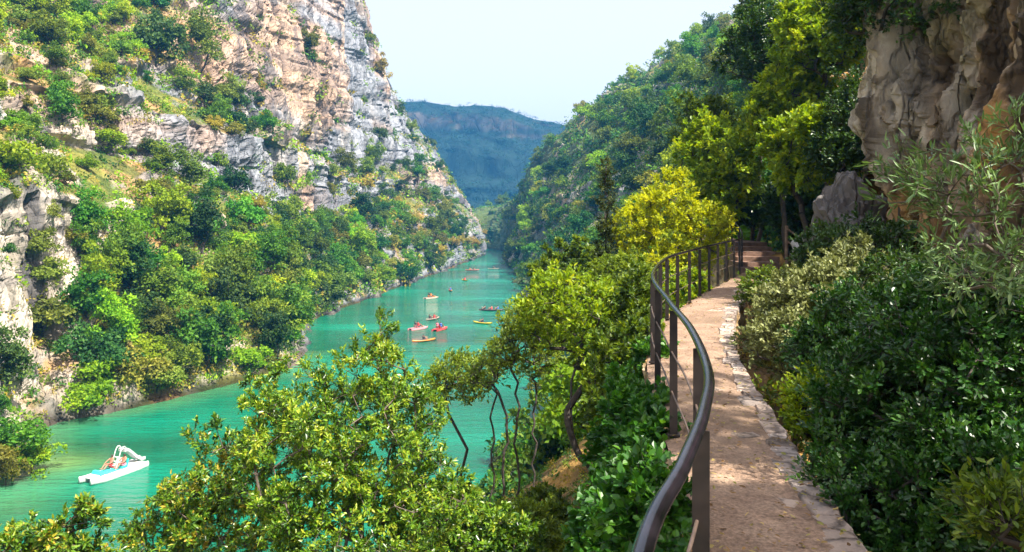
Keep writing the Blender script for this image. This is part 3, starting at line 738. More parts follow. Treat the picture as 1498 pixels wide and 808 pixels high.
def grow(name, base, lobes, mat_l, mat_b, label, cat, ntips=260, per=70, ll=.07, lw=.03, spread=.22, seed=1, trunk=None, tintf=None,
         rosette=False, droop=0.0, r_tip=.004, r_pow=.46, detail=2, wob=.14, group=None, up=.35, hold=.35, crown_name="crown", fold=.18):
    rg = np.random.default_rng(seed)
    if trunk is not None:
        ctl = np.array([base]+[np.array(q, float) for q in trunk]); m_ = (len(ctl)-1)*4
        wig = rg.normal(size=(m_+1, 3))*np.array([1, 1, .2])*.020*np.linalg.norm(ctl[-1]-ctl[0])**.5; wig[0] = 0
        trunk = list((cr(ctl, np.linspace(0, len(ctl)-1, m_+1)) + wig)[1:])
    base = np.array(base, float); tips = lobes_points([(np.array(c, float), r) for c, r in lobes], ntips, rg)
    nodes, par, rad, tipi = skeleton(base, tips, rg, trunk, r_tip, r_pow, wob, hold)
    root = tag(empty(name, tuple(base)), label, cat, group)
    e = np.arange(1, len(nodes))
    V, F = edge_tubes(nodes[par[e]]-base, nodes[e]-base, np.minimum(rad[par[e]], rad[e]*1.6), rad[e], 5)
    VT, FT = V, F
    cen = np.mean([np.array(c) for c, _ in lobes], axis=0)
    T = nodes[tipi]; Dp = T-nodes[par[tipi]]; Dp /= np.linalg.norm(Dp, axis=1)[:, None]+1e-9
    outw = T-cen; outw /= np.linalg.norm(outw, axis=1)[:, None]+1e-9
    n = len(T)*per; idx = np.repeat(np.arange(len(T)), per)
    sub = 4      # sprays per tip, each a small twig of leaves
    sd = rand_dirs(rg, len(T)*sub)*.9 + np.repeat(Dp, sub, 0)*.5 + np.repeat(outw, sub, 0)*.4 + np.array([0, 0, up])
    sd /= np.linalg.norm(sd, axis=1)[:, None]
    sl_ = rg.uniform(.5, 1.15, len(T)*sub)*spread
    si = idx*sub + rg.integers(0, sub, n)
    f = rg.random(n)**(.35 if rosette else .7)
    pos = T[idx] + sd[si]*(sl_[si]*f)[:, None] + rg.normal(size=(n, 3))*spread*.07
    ax = sd[si]*(.9 if not rosette else .7) + rand_dirs(rg, n)*(.8 if not rosette else .9) + np.array([0, 0, -droop])
    nm = np.array([0, 0, 1.0]) + rand_dirs(rg, n)*.75 + outw[idx]*.35
    ln = ll*rg.uniform(.6, 1.25, n); wd = lw*rg.uniform(.7, 1.2, n)
    tint = rg.normal(.45, .17, n) + np.repeat(rg.normal(0, .13, len(T)), per)
    if tintf is not None: tint = tintf(tint, pos, f, rg)
    me = leaves_mesh(crown_name, pos-base, ax, nm, ln, wd, tint, fold, detail)
    obj(crown_name, me, mat_l, root)
    # twigs
    A = np.repeat(T, sub, 0)-base; B = A + sd*sl_[:, None]
    V, F = edge_tubes(A, B, np.full(len(A), r_tip*.8), np.full(len(A), r_tip*.35), 3)
    obj("trunk", np_mesh("trunk", np.concatenate([VT, V]), np.concatenate([FT, F+len(VT)]), True), mat_b, root)
    return root

M_BARK = mat_simple("grey_bark", (.11,.085,.065), .9, 0, .45, 18, .5)
M_BARKD = mat_simple("dark_bark", (.05,.04,.032), .9, 0, .45, 18, .5)
LEAF = dict(
 glossy = mat_leaf("glossy_leaf", [(.016,.05,.008),(.06,.15,.011),(.175,.31,.016),(.38,.43,.04)], .36, .32, .5),
 tipped = mat_leaf("red_tipped_leaf", [(.016,.055,.010),(.06,.15,.012),(.17,.30,.018),(.40,.30,.03)], .30, .32, .5),
 airy = mat_leaf("airy_leaf", [(.06,.11,.018),(.16,.24,.022),(.32,.40,.035)], .45, .45, .35),
 bright = mat_leaf("bright_leaf", [(.08,.15,.010),(.22,.34,.013),(.46,.50,.02)], .48, .45, .35),
 yellow = mat_leaf("yellow_leaf", [(.17,.24,.008),(.40,.45,.01),(.62,.62,.015)], .50, .5, .3),
 mid = mat_leaf("mid_leaf", [(.035,.075,.012),(.10,.17,.016),(.26,.33,.02)], .42, .42, .4),
 dark = mat_leaf("dark_leaf", [(.016,.042,.007),(.032,.080,.010),(.085,.17,.022)], .30, .38, .45),
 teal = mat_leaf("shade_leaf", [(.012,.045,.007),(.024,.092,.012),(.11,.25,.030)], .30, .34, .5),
 olive = mat_leaf("olive_leaf", [(.05,.10,.03),(.13,.22,.07),(.30,.42,.16)], .28, .42, .4, tcol=(1.2,1.25,.6)),
 grey = mat_leaf("grey_green_leaf", [(.07,.09,.025),(.17,.195,.06),(.36,.38,.15)], .25, .5, .35, tcol=(1.2,1.2,.7)),
 conifer = mat_leaf("conifer_needles", [(.02,.035,.012),(.05,.07,.02),(.10,.12,.03)], .2, .6, .2),
 ivy = mat_leaf("ivy_leaf", [(.015,.07,.01),(.04,.14,.012),(.11,.26,.02)], .38, .38, .45),
)
exec_near = True

o_ = obj('fallen_leaves', fallen(), mat_leaf('dry_leaf', [(.10,.055,.025),(.26,.15,.06),(.20,.20,.05),(.40,.28,.12)], .15, .7, .2)); o_['kind'] = 'stuff'
# ---- foreground left of the railing
def gz(x, y): return ground(x, y)
def lob(px, py, d, rx, ry, rz): return (at(px, py, d), (rx, ry, rz))
def red_tip(t, pos, f, rg): return np.where((f > .86) & (rg.random(len(t)) < .35), t+.40, t)
b0 = at(540, 820, 10); b0[2] = gz(b0[0], b0[1])-.1
grow("broadleaf_shrub", b0, [lob(545,665,10,.9,1.0,.92), lob(450,690,9.6,.75,.8,.8), lob(630,735,10,.45,.6,.5), lob(540,560,10.4,.6,.6,.45), lob(548,492,10.6,.28,.3,.22), lob(410,600,10.2,.45,.5,.35), lob(600,600,10.6,.36,.5,.28), lob(520,780,9.4,1.1,.8,.6), lob(440,545,10.6,.22,.3,.14)],
     LEAF['glossy'], M_BARK, "large glossy-leaved shrub in the foreground overlooking the turquoise river", "shrub", 400, 112, .068, .025, .26, 3, rosette=True, tintf=red_tip, r_tip=.0045)
b1 = at(330, 830, 11); b1[2] = gz(b1[0], b1[1])-.1
grow("broadleaf_shrub", b1, [lob(330,690,11,.55,.7,.35), lob(400,650,11,.4,.6,.4), lob(285,735,11,.5,.6,.28), lob(250,780,11,.55,.6,.35), lob(350,770,10.8,.9,.8,.5), lob(310,640,11,.22,.3,.12), lob(385,560,11.4,.25,.3,.15)],
     LEAF['tipped'], M_BARK, "red-tipped shrub reaching out over the water below the pedal boat", "shrub", 200, 105, .074, .028, .24, 4, rosette=True, tintf=red_tip)
b2 = at(60, 900, 9); b2[2] = gz(b2[0], b2[1])-.1
grow("broadleaf_shrub", b2, [lob(40,800,9,.45,.5,.13), lob(105,785,9,.24,.4,.22), lob(80,830,9,.6,.6,.2), lob(115,752,9,.09,.2,.06)],
     LEAF['tipped'], M_BARK, "leafy shrub top poking up at the bottom left corner of the river view", "shrub", 90, 95, .072, .028, .2, 5, rosette=True, tintf=red_tip)
# airy multi-stem tree
b3 = at(728, 775, 18); b3[2] = gz(b3[0], b3[1])-.1
grow("slender_tree", b3, [lob(768,478,18,.55,.9,.5), lob(712,545,18,.5,.8,.38), lob(770,500,18,.8,1,.6)],
     LEAF['airy'], M_BARKD, "slender airy tree with thin dark stems against the bright water", "tree", 120, 30, .095, .045, .30, 6, hold=.15, trunk=[b3+np.array([.05,0,.7]), b3+np.array([.15,.05,1.6]), b3+np.array([.12,.1,2.5]), b3+np.array([.2,.1,3.3])], r_tip=.0055, r_pow=.36)
for i_, (x_, d_, tops) in enumerate(((752, 17.2, [lob(775,480,17.2,.4,.6,.5), lob(740,520,17.2,.3,.4,.35)]), (716, 20.5, [lob(708,548,20.5,.4,.6,.4), lob(688,570,20.5,.35,.4,.3)]), (778, 19.5, [lob(800,500,19.5,.5,.6,.7), lob(775,545,19.5,.35,.4,.3)]))):
    q_ = at(x_, 740, d_); q_[2] = gz(q_[0], q_[1])-.1; t_ = at(x_+6, 560, d_)
    grow('slender_tree', q_, tops, LEAF['airy'], M_BARKD, ('thin upright stem with a light crown in front of the sunlit water', 'thin dark stem rising left of the airy tree against the river', 'thin stem with feathery leaves just left of the bent tree')[i_], 'tree', 76, 36, .085, .038, .28, 160+i_, trunk=[q_*(1-h_)+t_*h_ for h_ in (.25,.5,.75,1)], hold=.45, r_tip=.0055, r_pow=.36)
b3b = at(700, 760, 19.5); b3b[2] = gz(b3b[0], b3b[1])-.1
grow("slender_tree", b3b, [lob(665,545,19,.6,.8,.40), lob(640,575,19,.35,.5,.22)],
     LEAF['airy'], M_BARKD, "thin-stemmed tree with sparse leaves just right of the glossy foreground shrub", "tree", 75, 36, .10, .045, .28, 66, hold=.2, trunk=[b3b+np.array([-.1,0,.8]), b3b+np.array([-.3,0,1.7])], r_tip=.005)
b4 = at(882, 815, 15); b4[2] = gz(b4[0], b4[1])-.1
grow("slender_tree", b4, [lob(830,450,15.5,.9,1.1,.7), lob(880,520,15.3,.7,.9,.7), lob(800,480,15.5,.45,.7,.4), lob(905,560,15,.4,.6,.45)],
     LEAF['bright'], M_BARKD, "bright green tree with a bent dark trunk left of the railing", "tree", 230, 46, .10, .05, .28, 7, hold=.5, trunk=[at(880,740,15), at(868,690,15), at(840,650,15), at(832,600,15.1)], r_tip=.0055)
# narrow conifer
b5 = at(886, 560, 24); b5[2] = gz(b5[0], b5[1])-.1
zt = at(886, 235, 24)
hs = np.linspace(0, 1, 9)[1:]
lb = [(b5*(1-h)+zt*h, (.14+.42*(1-h), .14+.42*(1-h), .40)) for h in np.linspace(.15, .97, 14)]
grow("conifer_tree", b5, lb, LEAF['conifer'], M_BARKD, "narrow dark conifer with sparse needles standing above the yellow tree", "tree", 330, 60, .13, .03, .22, 8, trunk=[b5*(1-h)+zt*h for h in hs], hold=.2, r_tip=.005, up=.1, r_pow=.4)
# yellow tree
b6 = at(985, 480, 24.5); b6[2] = gz(b6[0], b6[1])-.1
grow("yellow_tree", b6, [lob(975,310,24.5,1.1,1.2,.7), lob(930,340,24.5,.8,1,.7), lob(1030,330,24.8,.8,.9,.6), lob(985,270,24.5,.5,.6,.35), lob(955,380,24.3,1.0,1,.6), lob(1015,375,24.5,.9,.8,.5), lob(1050,365,25,.4,.5,.35)],
     LEAF['yellow'], M_BARKD, "bright yellow-green tree beyond the bend of the railing", "tree", 330, 70, .11, .055, .30, 9, hold=.4, trunk=[b6+np.array([0,0,1.2]), b6+np.array([.1,0,2.2])], r_tip=.005)
# shrubs on the slope left of the railing
def shrub(px, py, d, r, mat, label, seed, tips=120, per=60, ll=.07, lw=.035, name="shrub", bark=M_BARKD, **kw):
    c = at(px, py, d); b = c.copy(); b[2] = gz(c[0], c[1])-.05
    if c[2]-b[2] < r[2]*.5: b[2] = c[2]-r[2]*.9
    rg = np.random.default_rng(seed+1000)
    lobes = [(c, r)] + [(c+rand_dirs(rg, 1)[0]*np.array(r)*.75, tuple(np.array(r)*rg.uniform(.35, .6))) for _ in range(5)]
    return grow(name, b, lobes, mat, bark, label, "shrub", tips, per, ll, lw, .20, seed, **kw)
shrub(940, 665, 7.6, (.34,.9,.62), LEAF['ivy'], "dense dark green shrub pressed against the railing in the foreground", 20, 190, 70, .075, .05)
shrub(950, 690, 7.0, (.22,.6,.45), LEAF['ivy'], "ivy-like shrub climbing the wall under the second railing post", 34, 120, 70, .07, .048)
shrub(948, 790, 4.6, (.16,.45,.35), LEAF['ivy'], "dark leafy shrub hugging the path wall nearest the viewer", 35, 90, 65, .06, .042)
shrub(930, 770, 6.3, (.40,.7,.45), LEAF['ivy'], "leafy shrub at the foot of the nearest railing post", 21, 150, 70, .07, .05)
shrub(958, 570, 10.5, (.28,.9,.6), LEAF['ivy'], "climbing shrub behind the railing where it begins to curve away", 22, 130, 60, .075, .05)
shrub(915, 560, 11.5, (.55,.9,.8), LEAF['mid'], "mid green shrub between the bent tree and the railing", 23, 170, 60, .085, .045)
shrub(930, 470, 15, (.55,1,.8), LEAF['mid'], "green shrub behind the outermost curve of the railing", 24, 170, 60, .09, .045)
shrub(1000, 440, 20.5, (.8,.9,.8), LEAF['bright'], "yellow-green shrub seen through the bars of the far railing", 25, 190, 60, .10, .05)
shrub(910, 420, 21, (.9,1.1,.9), LEAF['airy'], "pale green shrub between the conifer and the railing", 26, 190, 60, .10, .05)
shrub(775, 790, 12.2, (.42,.5,.36), LEAF['airy'], "pale feathery shrub at the bottom centre left of the dry grass", 36, 110, 55, .075, .035)
shrub(840, 400, 30, (1.7,1.5,1.3), LEAF['mid'], "round green tree top left of the narrow conifer", 27, 220, 70, .15, .08)
shrub(795, 745, 15.5, (.5,.6,.3), LEAF['mid'], "low green shrub above the dry grass patch left of the bent trunk", 33, 110, 60, .075, .04)
shrub(760, 775, 16, (.75,.8,.35), LEAF['airy'], "low pale shrub at the foot of the slender tree", 28, 120, 60, .08, .04)
shrub(700, 795, 11.3, (.75,.7,.5), LEAF['glossy'], "low shrub right of the glossy foreground shrub", 29, 170, 60, .08, .035, rosette=True)
shrub(655, 765, 12.3, (.55,.7,.5), LEAF['airy'], "pale bushy growth at the bottom centre below the slender trees", 30, 130, 60, .08, .04)
shrub(820, 800, 13.5, (.7,.7,.25), LEAF['airy'], "low scrub beside the patch of dry orange grass", 31, 100, 50, .07, .03)

# ---- right of the path
shrub(1188, 455, 10.4, (.66,1.0,.50), LEAF['grey'], "pale grey-green bush spilling over the retaining wall", 40, 300, 60, .06, .032, name="bush")
shrub(1240, 430, 10.8, (.55,.8,.55), LEAF['grey'], "dusty grey bush in half shade behind the pale wall bush", 41, 190, 60, .06, .03, name="bush")
shrub(1195, 608, 6.9, (.20,.35,.24), LEAF['bright'], "small lime green bush beside the path edge", 42, 80, 55, .05, .028, name="bush")
shrub(1160, 520, 9.3, (.42,.7,.40), LEAF['grey'], "low drab bush below the wall bush", 43, 130, 50, .055, .028, name="bush")
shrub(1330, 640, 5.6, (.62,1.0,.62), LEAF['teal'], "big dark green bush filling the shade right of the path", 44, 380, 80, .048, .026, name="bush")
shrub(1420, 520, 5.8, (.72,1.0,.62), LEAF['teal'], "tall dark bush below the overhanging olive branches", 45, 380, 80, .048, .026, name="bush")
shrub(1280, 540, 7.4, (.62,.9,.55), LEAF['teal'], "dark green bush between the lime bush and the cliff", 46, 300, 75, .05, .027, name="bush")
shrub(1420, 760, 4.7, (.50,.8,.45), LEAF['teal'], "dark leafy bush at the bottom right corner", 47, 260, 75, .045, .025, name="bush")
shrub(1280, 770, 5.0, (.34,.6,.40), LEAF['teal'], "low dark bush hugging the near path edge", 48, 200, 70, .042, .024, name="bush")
shrub(1485, 785, 3.6, (.10,.3,.10), LEAF['mid'], "fresh green sprig catching light at the bottom right corner", 49, 40, 45, .055, .022, name="bush")
shrub(1350, 440, 9.0, (.7,1.0,.50), LEAF['dark'], "dark bush at the foot of the near cliff", 50, 240, 65, .055, .028, name="bush")
shrub(1250, 370, 13.0, (.9,1.0,.55), LEAF['dark'], "dark bush below the shaded boulder", 51, 200, 60, .07, .035, name="bush")
shrub(1120, 425, 15.5, (.42,.8,.35), LEAF['mid'], "small green bush at the inner edge of the path bend", 52, 110, 55, .065, .035, name="bush")
b7 = np.array([3.9, 4.9, 16.4])
grow("olive_tree", b7, [lob(1405,280,5.0,.30,.5,.20), lob(1475,215,5.0,.22,.4,.20), lob(1345,290,5.0,.20,.3,.14), lob(1470,330,4.8,.30,.4,.25), lob(1420,380,4.8,.28,.4,.2), lob(1470,400,4.4,.24,.3,.14), lob(1330,255,5.1,.12,.2,.08)],
     LEAF['olive'], M_BARK, "olive tree with narrow pale leaves leaning in at the right edge", "tree", 84, 30, .080, .016, .20, 60, trunk=[np.array([3.8,4.9,17.3]), np.array([3.6,4.95,18.2])], r_tip=.003, wob=.2)

# ---- trees behind the bend
def big_tree(px, py, d, r, mat, label, seed, tips=300, per=52, ll=.15, lw=.085, extra=(), bark=M_BARKD, name="broadleaf_tree", base=None, sp=.36):
    c = at(px, py, d); b = at(*base) if base is not None else c - np.array([0, 0, r[2]*1.6])
    g = gz(b[0], b[1]); b[2] = min(g, c[2]-r[2]*.9)-.1
    rg = np.random.default_rng(seed+77)
    lobes = [(c, tuple(np.array(r)*.72))] + [(c+rand_dirs(rg, 1)[0]*np.array(r)*.72, tuple(np.array(r)*rg.uniform(.28, .48))) for _ in range(8)] + list(extra)
    mid = b*.45+c*.55
    return grow(name, b, lobes, mat, bark, label, "tree", tips, per, ll, lw, sp, seed, trunk=[b*.75+mid*.25, b*.4+mid*.6+rg.normal(size=3)*.12, mid], hold=.5, r_tip=.006)
big_tree(1060, 235, 27, (1.5,1.5,1.7), LEAF['bright'], "rounded sunlit tree standing left of the shaded steps", 70)
big_tree(1150, 150, 26, (1.5,1.6,1.5), LEAF['bright'], "sunlit yellow-green tree above the bend of the path", 71, 360)
big_tree(1180, 225, 22.5, (1.2,1.3,1.1), LEAF['bright'], "bushy tree hanging over the shaded end of the path", 72, 300)
big_tree(1110, 60, 31, (1.7,1.8,1.9), LEAF['dark'], "tall dark tree rising to the skyline right of the hill", 73, 360, ll=.13, lw=.07)
big_tree(1215, 50, 25, (1.4,1.5,1.6), LEAF['bright'], "tall sunlit tree at the top beside the near cliff", 74, 360)
big_tree(1245, 190, 21, (1.0,1.2,1.5), LEAF['dark'], "dark tree in the shade close to the cliff edge", 75, 320, ll=.10, lw=.05)
big_tree(1030, 180, 34, (1.4,1.5,1.4), LEAF['mid'], "green tree at the left edge of the tall group above the yellow tree", 76, 260, ll=.13, lw=.07)
big_tree(1305, 5, 15.4, (1.1,1.3,1.0), LEAF['dark'], "dark foliage hanging over the top of the near cliff", 77, 260, ll=.09, lw=.05)
big_tree(1100, 300, 29.5, (1.0,1.1,1.0), LEAF['dark'], "dark tree arching over the top of the stone steps", 78, 260)
big_tree(1170, 310, 27, (1.3,1.2,1.2), LEAF['dark'], "low dark tree behind the rustic railing", 79, 280)
# unseen trees added on the cliff top to cast shade over the near path
for i, (x, y, z, r, lbl) in enumerate(((6.4, .1, 25.4, .95, "unseen leafy tree added on the cliff top to shade the near path"), (6.95, 3.3, 25.6, 1.65, "unseen leafy tree added for shade on the cliff top further along"), (6.0, -3.0, 25.4, 1.7, "unseen leafy tree added for shade on the cliff top behind the viewer"))):
    px_, py_ = 749+FPX*x/max(y, .1), 0
    rg = np.random.default_rng(300+i); c = np.array([x, y, z+1.2]); b = np.array([x+1.6, y, 23.4])
    grow("broadleaf_tree", b, [(c, (r, r, r*.8))]+[(c+rand_dirs(rg, 1)[0]*r*.8, (r*.4, r*.4, r*.35)) for _ in range(5)], LEAF['mid'], M_BARKD, lbl, "tree", 170, 60, .12, .07, .3, 300+i, trunk=[b*.5+c*.5], r_tip=.006)
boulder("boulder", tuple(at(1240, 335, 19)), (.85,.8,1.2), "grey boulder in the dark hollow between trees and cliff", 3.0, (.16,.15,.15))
boulder("boulder", tuple(at(1195, 372, 20)), (.6,.6,.55), "small grey rock beside the rustic railing", 5.0, (.3,.3,.3))

# ------------------------------------------------------------------ hillside plants: variants
def crown_variant(seed, kind):
    rg = np.random.default_rng(seed)
    if kind == 'round': nl, H, ell, lsz = 30, .95, (.95,.95,.85), .15
    elif kind == 'wide': nl, H, ell, lsz = 28, .70, (1.1,1.0,.62), .15
    elif kind == 'tall': nl, H, ell, lsz = 34, 1.5, (.80,.80,1.45), .15
    else: nl, H, ell, lsz = 46, 1.9, (.75,.75,1.8), .12
    pts = []; ax_ = rg.normal(size=(3, 3))*np.array([.32, .32, .22])
    for _ in range(nl):
        d = rand_dirs(rg, 1)[0]; 
        if d[2] < -.45: d[2] = -d[2]*.5
        pts.append(np.array([0, 0, H]) + (d*np.array(ell)*rg.uniform(.40, 1.0) if kind == 'pine' else (d*np.array(ell)*rg.uniform(.3, 1.05) + ax_[rg.integers(0, 3)])))
    P, A, Nn, S, T = [], [], [], [], []
    for p in pts:
        r = rg.uniform(.22, .40); k = int(rg.uniform(60, 100))
        if kind == 'pine':
            f = np.clip((p[2]-.1)/3.4, 0, 1); p[:2] *= (1.25-f)
        d = rand_dirs(rg, k); d[:, 2] = np.where(d[:, 2] < -.3, -d[:, 2], d[:, 2])
        q = p + d*r*rg.uniform(.55, 1.05, k)[:, None]
        q[:, 2] = np.maximum(q[:, 2], .02)
        P.append(q); Nn.append(d + rand_dirs(rg, k)*.55); A.append(rand_dirs(rg, k) + d*.4 + np.array([0, 0, .3] if kind == 'pine' else [0, 0, 0])); S.append(np.full(k, lsz)*rg.uniform(.6, 1.3, k)); T.append(rg.normal(.45, .16, k)+rg.normal(0, .14))
    P, A, Nn, S, T = map(np.concatenate, (P, A, Nn, S, T))
    me = leaves_mesh("crown", P, A, Nn, S, S*.62, T, .15, 1)
    tips = np.array(pts); nodes, par, rad, _ = skeleton((0, 0, -.25), tips[:24], rg, [np.array([0, 0, .25]), np.array([.03, 0, .5])], .010, .45, .15)
    e = np.arange(1, len(nodes)); V, F = edge_tubes(nodes[par[e]], nodes[e], rad[par[e]], rad[e], 4)
    return me, np_mesh("trunk", V, F)
VAR = {k: [crown_variant(1000+10*i+j, k) for j in range(n)] for i, (k, n) in enumerate((('round', 6), ('wide', 5), ('tall', 5), ('pine', 1)))}
HILL = dict(
 lime = mat_leaf("hill_lime", [(.09,.18,.008),(.23,.35,.010),(.42,.50,.02)], .38, .6, .2, .7),
 green = mat_leaf("hill_green", [(.035,.085,.010),(.09,.18,.012),(.21,.31,.025)], .34, .6, .2, .8),
 olive = mat_leaf("hill_olive", [(.06,.085,.012),(.145,.18,.020),(.28,.30,.045)], .30, .6, .2, .8),
 dark = mat_leaf("hill_dark", [(.013,.042,.010),(.034,.085,.014),(.09,.16,.025)], .26, .6, .2, .8),
 rust = mat_leaf("hill_rust", [(.16,.13,.02),(.32,.25,.03),(.46,.36,.06)], .28, .6, .2, .25),
)
WORD = dict(lime="lime green", green="mid green", olive="olive green", dark="dark green", rust="rusty yellow")
for k in VAR:
    for c, t in VAR[k]:
        c.materials.append(HILL['green']); t.materials.append(M_BARKD)
placed = []     # root, px, py, colour, size
def hill_plant(p, r, kind, colour, name, cat, group, sz=1.0):
    cm, tm = random.choice(VAR[kind])
    root = empty(name, tuple(p), random.uniform(0, 6.28), r); root.scale = (r*random.uniform(.88, 1.12), r*random.uniform(.88, 1.12), r*sz*random.uniform(.85, 1.15))
    c = bpy.data.objects.new("crown", cm); COL.objects.link(c); c.parent = root
    c.material_slots[0].link = 'OBJECT'; c.material_slots[0].material = HILL[colour]
    t = bpy.data.objects.new("trunk", tm); COL.objects.link(t); t.parent = root
    tag(root, None, cat, group); q = to_px(p)
    placed.append([root, q[0], q[1]-FPX*r/p[1], colour, r, group])
    return root

def sample_sheet(G, N, n, rg, jit=0.0):
    """random points on a sheet, weighted by the area each cell shows to the camera"""
    A = G[:-1, :-1]; du = G[1:, :-1]-A; dv = G[:-1, 1:]-A
    nrm = np.cross(du, dv); vec = A-np.array([0, 0, CAMZ]); d2 = (vec**2).sum(-1)
    w_ = np.abs((nrm*vec).sum(-1))/d2**1.5
    px = 749+FPX*A[..., 0]/np.maximum(A[..., 1], 1); py = HZ-FPX*(A[..., 2]-CAMZ)/np.maximum(A[..., 1], 1)
    ok = (A[..., 1] > 20) & (px > -60) & (px < 1560) & (py > -60) & (py < 850)
    w_ = (w_*ok).ravel(); w_ /= w_.sum()
    i = rg.choice(len(w_), n, p=w_)
    a, b = rg.random(n), rg.random(n)
    p = A.reshape(-1, 3)[i] + du.reshape(-1, 3)[i]*a[:, None] + dv.reshape(-1, 3)[i]*b[:, None]
    return p, N[:-1, :-1].reshape(-1, 3)[i]
GLs, GRs = smooth_grid(GL, 6), smooth_grid(GR, 4)
NLs, NRs = grid_normals(GLs), grid_normals(GRs)
def tree_mask_left(px, py):
    """how wooded the left side is, read from what grows where on the slope"""
    v = .62
    if px < 330 and py < 240: v = .62
    if 110 < px < 560 and 340 < py < 560: v = 1.0
    if 230 < px < 330 and 180 < py < 330: v = .40
    if 60 < px < 600 and 185 < py < 325: v = .36
    if 350 < px < 600 and py < 262: v = .22
    if px < 120 and py > 285: v = .06
    if 340 < px < 600 and py < 200: v = .16
    if px > 480 and py > 250: v = .85
    return v
rg = np.random.default_rng(5)
taken = []
def place_left(target, bank_=False):
    cnt = 0; pts, nrm = sample_sheet(GL, NLs, 16000, rg)
    for p, n in zip(pts, nrm):
        if cnt >= target: break
        nz = abs(n[2]); px, py = to_px(p)
        if p[2] < .7 or px > 720: continue
        if 190 < px < 345 and 0 < py < 150 and rg.random() < .75: continue
        low = 105 < px < 700 and p[2] < 16 and py > 300
        if low != bank_: continue
        m = tree_mask_left(px, py)*sstep(.25, .5, nz)
        if low: m = max(m, .75)
        if px < 120 and py > 285: m = .05
        if rg.random() > m: continue
        d = p[1]
        r = (rg.uniform(1.5, 2.9) if low else 1.0 + 2.0*rg.random()**1.7)*(1.0 + .2*(d > 150))
        if any((p[0]-q[0])**2+(p[1]-q[1])**2+(p[2]-q[2])**2 < (.55*(r+q[3]))**2 for q in taken): continue
        if not seen(p+np.array([0, 0, r*1.2])): continue
        taken.append((*p, r))
        u = rg.random(); big = float(fbm(np.array([p]), (.05,)*3, 2, 200)[0])
        if px < 200 and py < 340: col = 'lime' if u < .45 else ('green' if u < .75 else 'olive')
        elif 110 < px < 560 and py > 330: col = 'lime' if u < .25 else ('green' if u < .65 else ('dark' if u < .88 else 'olive'))
        elif d > 150: col = 'dark' if u < .35 else ('green' if u < .68 else ('olive' if u < .9 else 'rust'))
        else: col = 'olive' if u < .32 else ('green' if u < .58 else ('dark' if u < .76 else ('lime' if u < .9 else 'rust')))
        kind = rg.choice(['round', 'wide', 'tall'], p=[.5, .3, .2] if py < 340 or px > 560 else [.4, .15, .45])
        hill_plant(p-np.array([0, 0, .25*r]), r, kind, col, "bank_tree" if low else "hillside_shrub", "tree" if low else "shrub", "trees lining the left bank" if low else "shrubs on the sunlit left side of the canyon"); cnt += 1
    return cnt
nB = place_left(205, True)
nL = place_left(295)
def place_right(target):
    cnt = 0; pts, nrm = sample_sheet(GR, NRs, 16000, rg); taken = []
    for p, n in zip(pts, nrm):
        if cnt >= target: break
        px, py = to_px(p); d = p[1]
        if d < 34 or p[2] < 1.0 or px > 1130: continue
        if abs(n[2]) < .30 and rg.random() < .7: continue
        if 690 < px < 745 and py > 325: continue
        if d < 72 and px < 840: continue
        r = rg.uniform(1.7, 3.6)*(1 if d > 110 else .75)
        if any((p[0]-q[0])**2+(p[1]-q[1])**2+(p[2]-q[2])**2 < (.52*(r+q[3]))**2 for q in taken): continue
        if not seen(p+np.array([0, 0, r*1.2])): continue
        taken.append((*p, r)); u = rg.random()
        col = 'dark' if u < .22 else ('green' if u < .58 else ('olive' if u < .83 else 'lime'))
        if d < 70: col = 'green' if u < .5 else ('olive' if u < .7 else 'lime')
        hill_plant(p-np.array([0, 0, .25*r]), r, rg.choice(['round', 'wide', 'tall'], p=[.55, .3, .15]), col, "hillside_tree", "tree", "trees on the right hillside"); cnt += 1
    return cnt
nR = place_right(298)
print("hill plants", nL, nB, nR)

# landmark pine and dark tree on the upper left slope
def on_left(px, py):
    v = Vector(at(px, py, 100))-EYE; v.normalize(); h = BV_L.ray_cast(EYE, v); return np.array(h[0]) if h[0] is not None else at(px, py, 150)
def landmark(px, py, hpx, kind, colour, name, cat, label):
    p = on_left(px, py); r = hpx/FPX*p[1]/(3.7 if kind == 'pine' else 1.9)
    o = hill_plant(p-np.array([0, 0, .2*r]), r, kind, colour, name, cat, None); placed.pop(); o["label"] = label
landmark(292, 116, 125, 'pine', 'green', "pine_tree", "tree", "tall feathery pine standing above the bushes on the upper left slope")
landmark(228, 95, 70, 'round', 'dark', "oak_tree", "tree", "large dark rounded tree left of the tall feathery pine")
for (a_, b_, d_, r_, kd, cl_, lb_) in ((18, 650, 57, 1.9, 'tall', 'green', "tall green bush at the waterline on the left edge"), (46, 655, 58.5, 1.5, 'round', 'lime', "lime green bush over the shallows at the left edge"), (8, 690, 55.5, 1.3, 'round', 'olive', "olive bush on the rock at the left edge by the water")):
    q_ = at(a_, b_, d_); q_[2] = max(ground(q_[0], q_[1]), .2); o_ = hill_plant(q_-np.array([0, 0, .3]), r_, kd, cl_, "bank_bush", "bush", None); placed.pop(); o_["label"] = lb_
landmark(300, 150, 40, 'wide', 'dark', "oak_tree", "tree", "dark spreading tree just below the tall feathery pine")

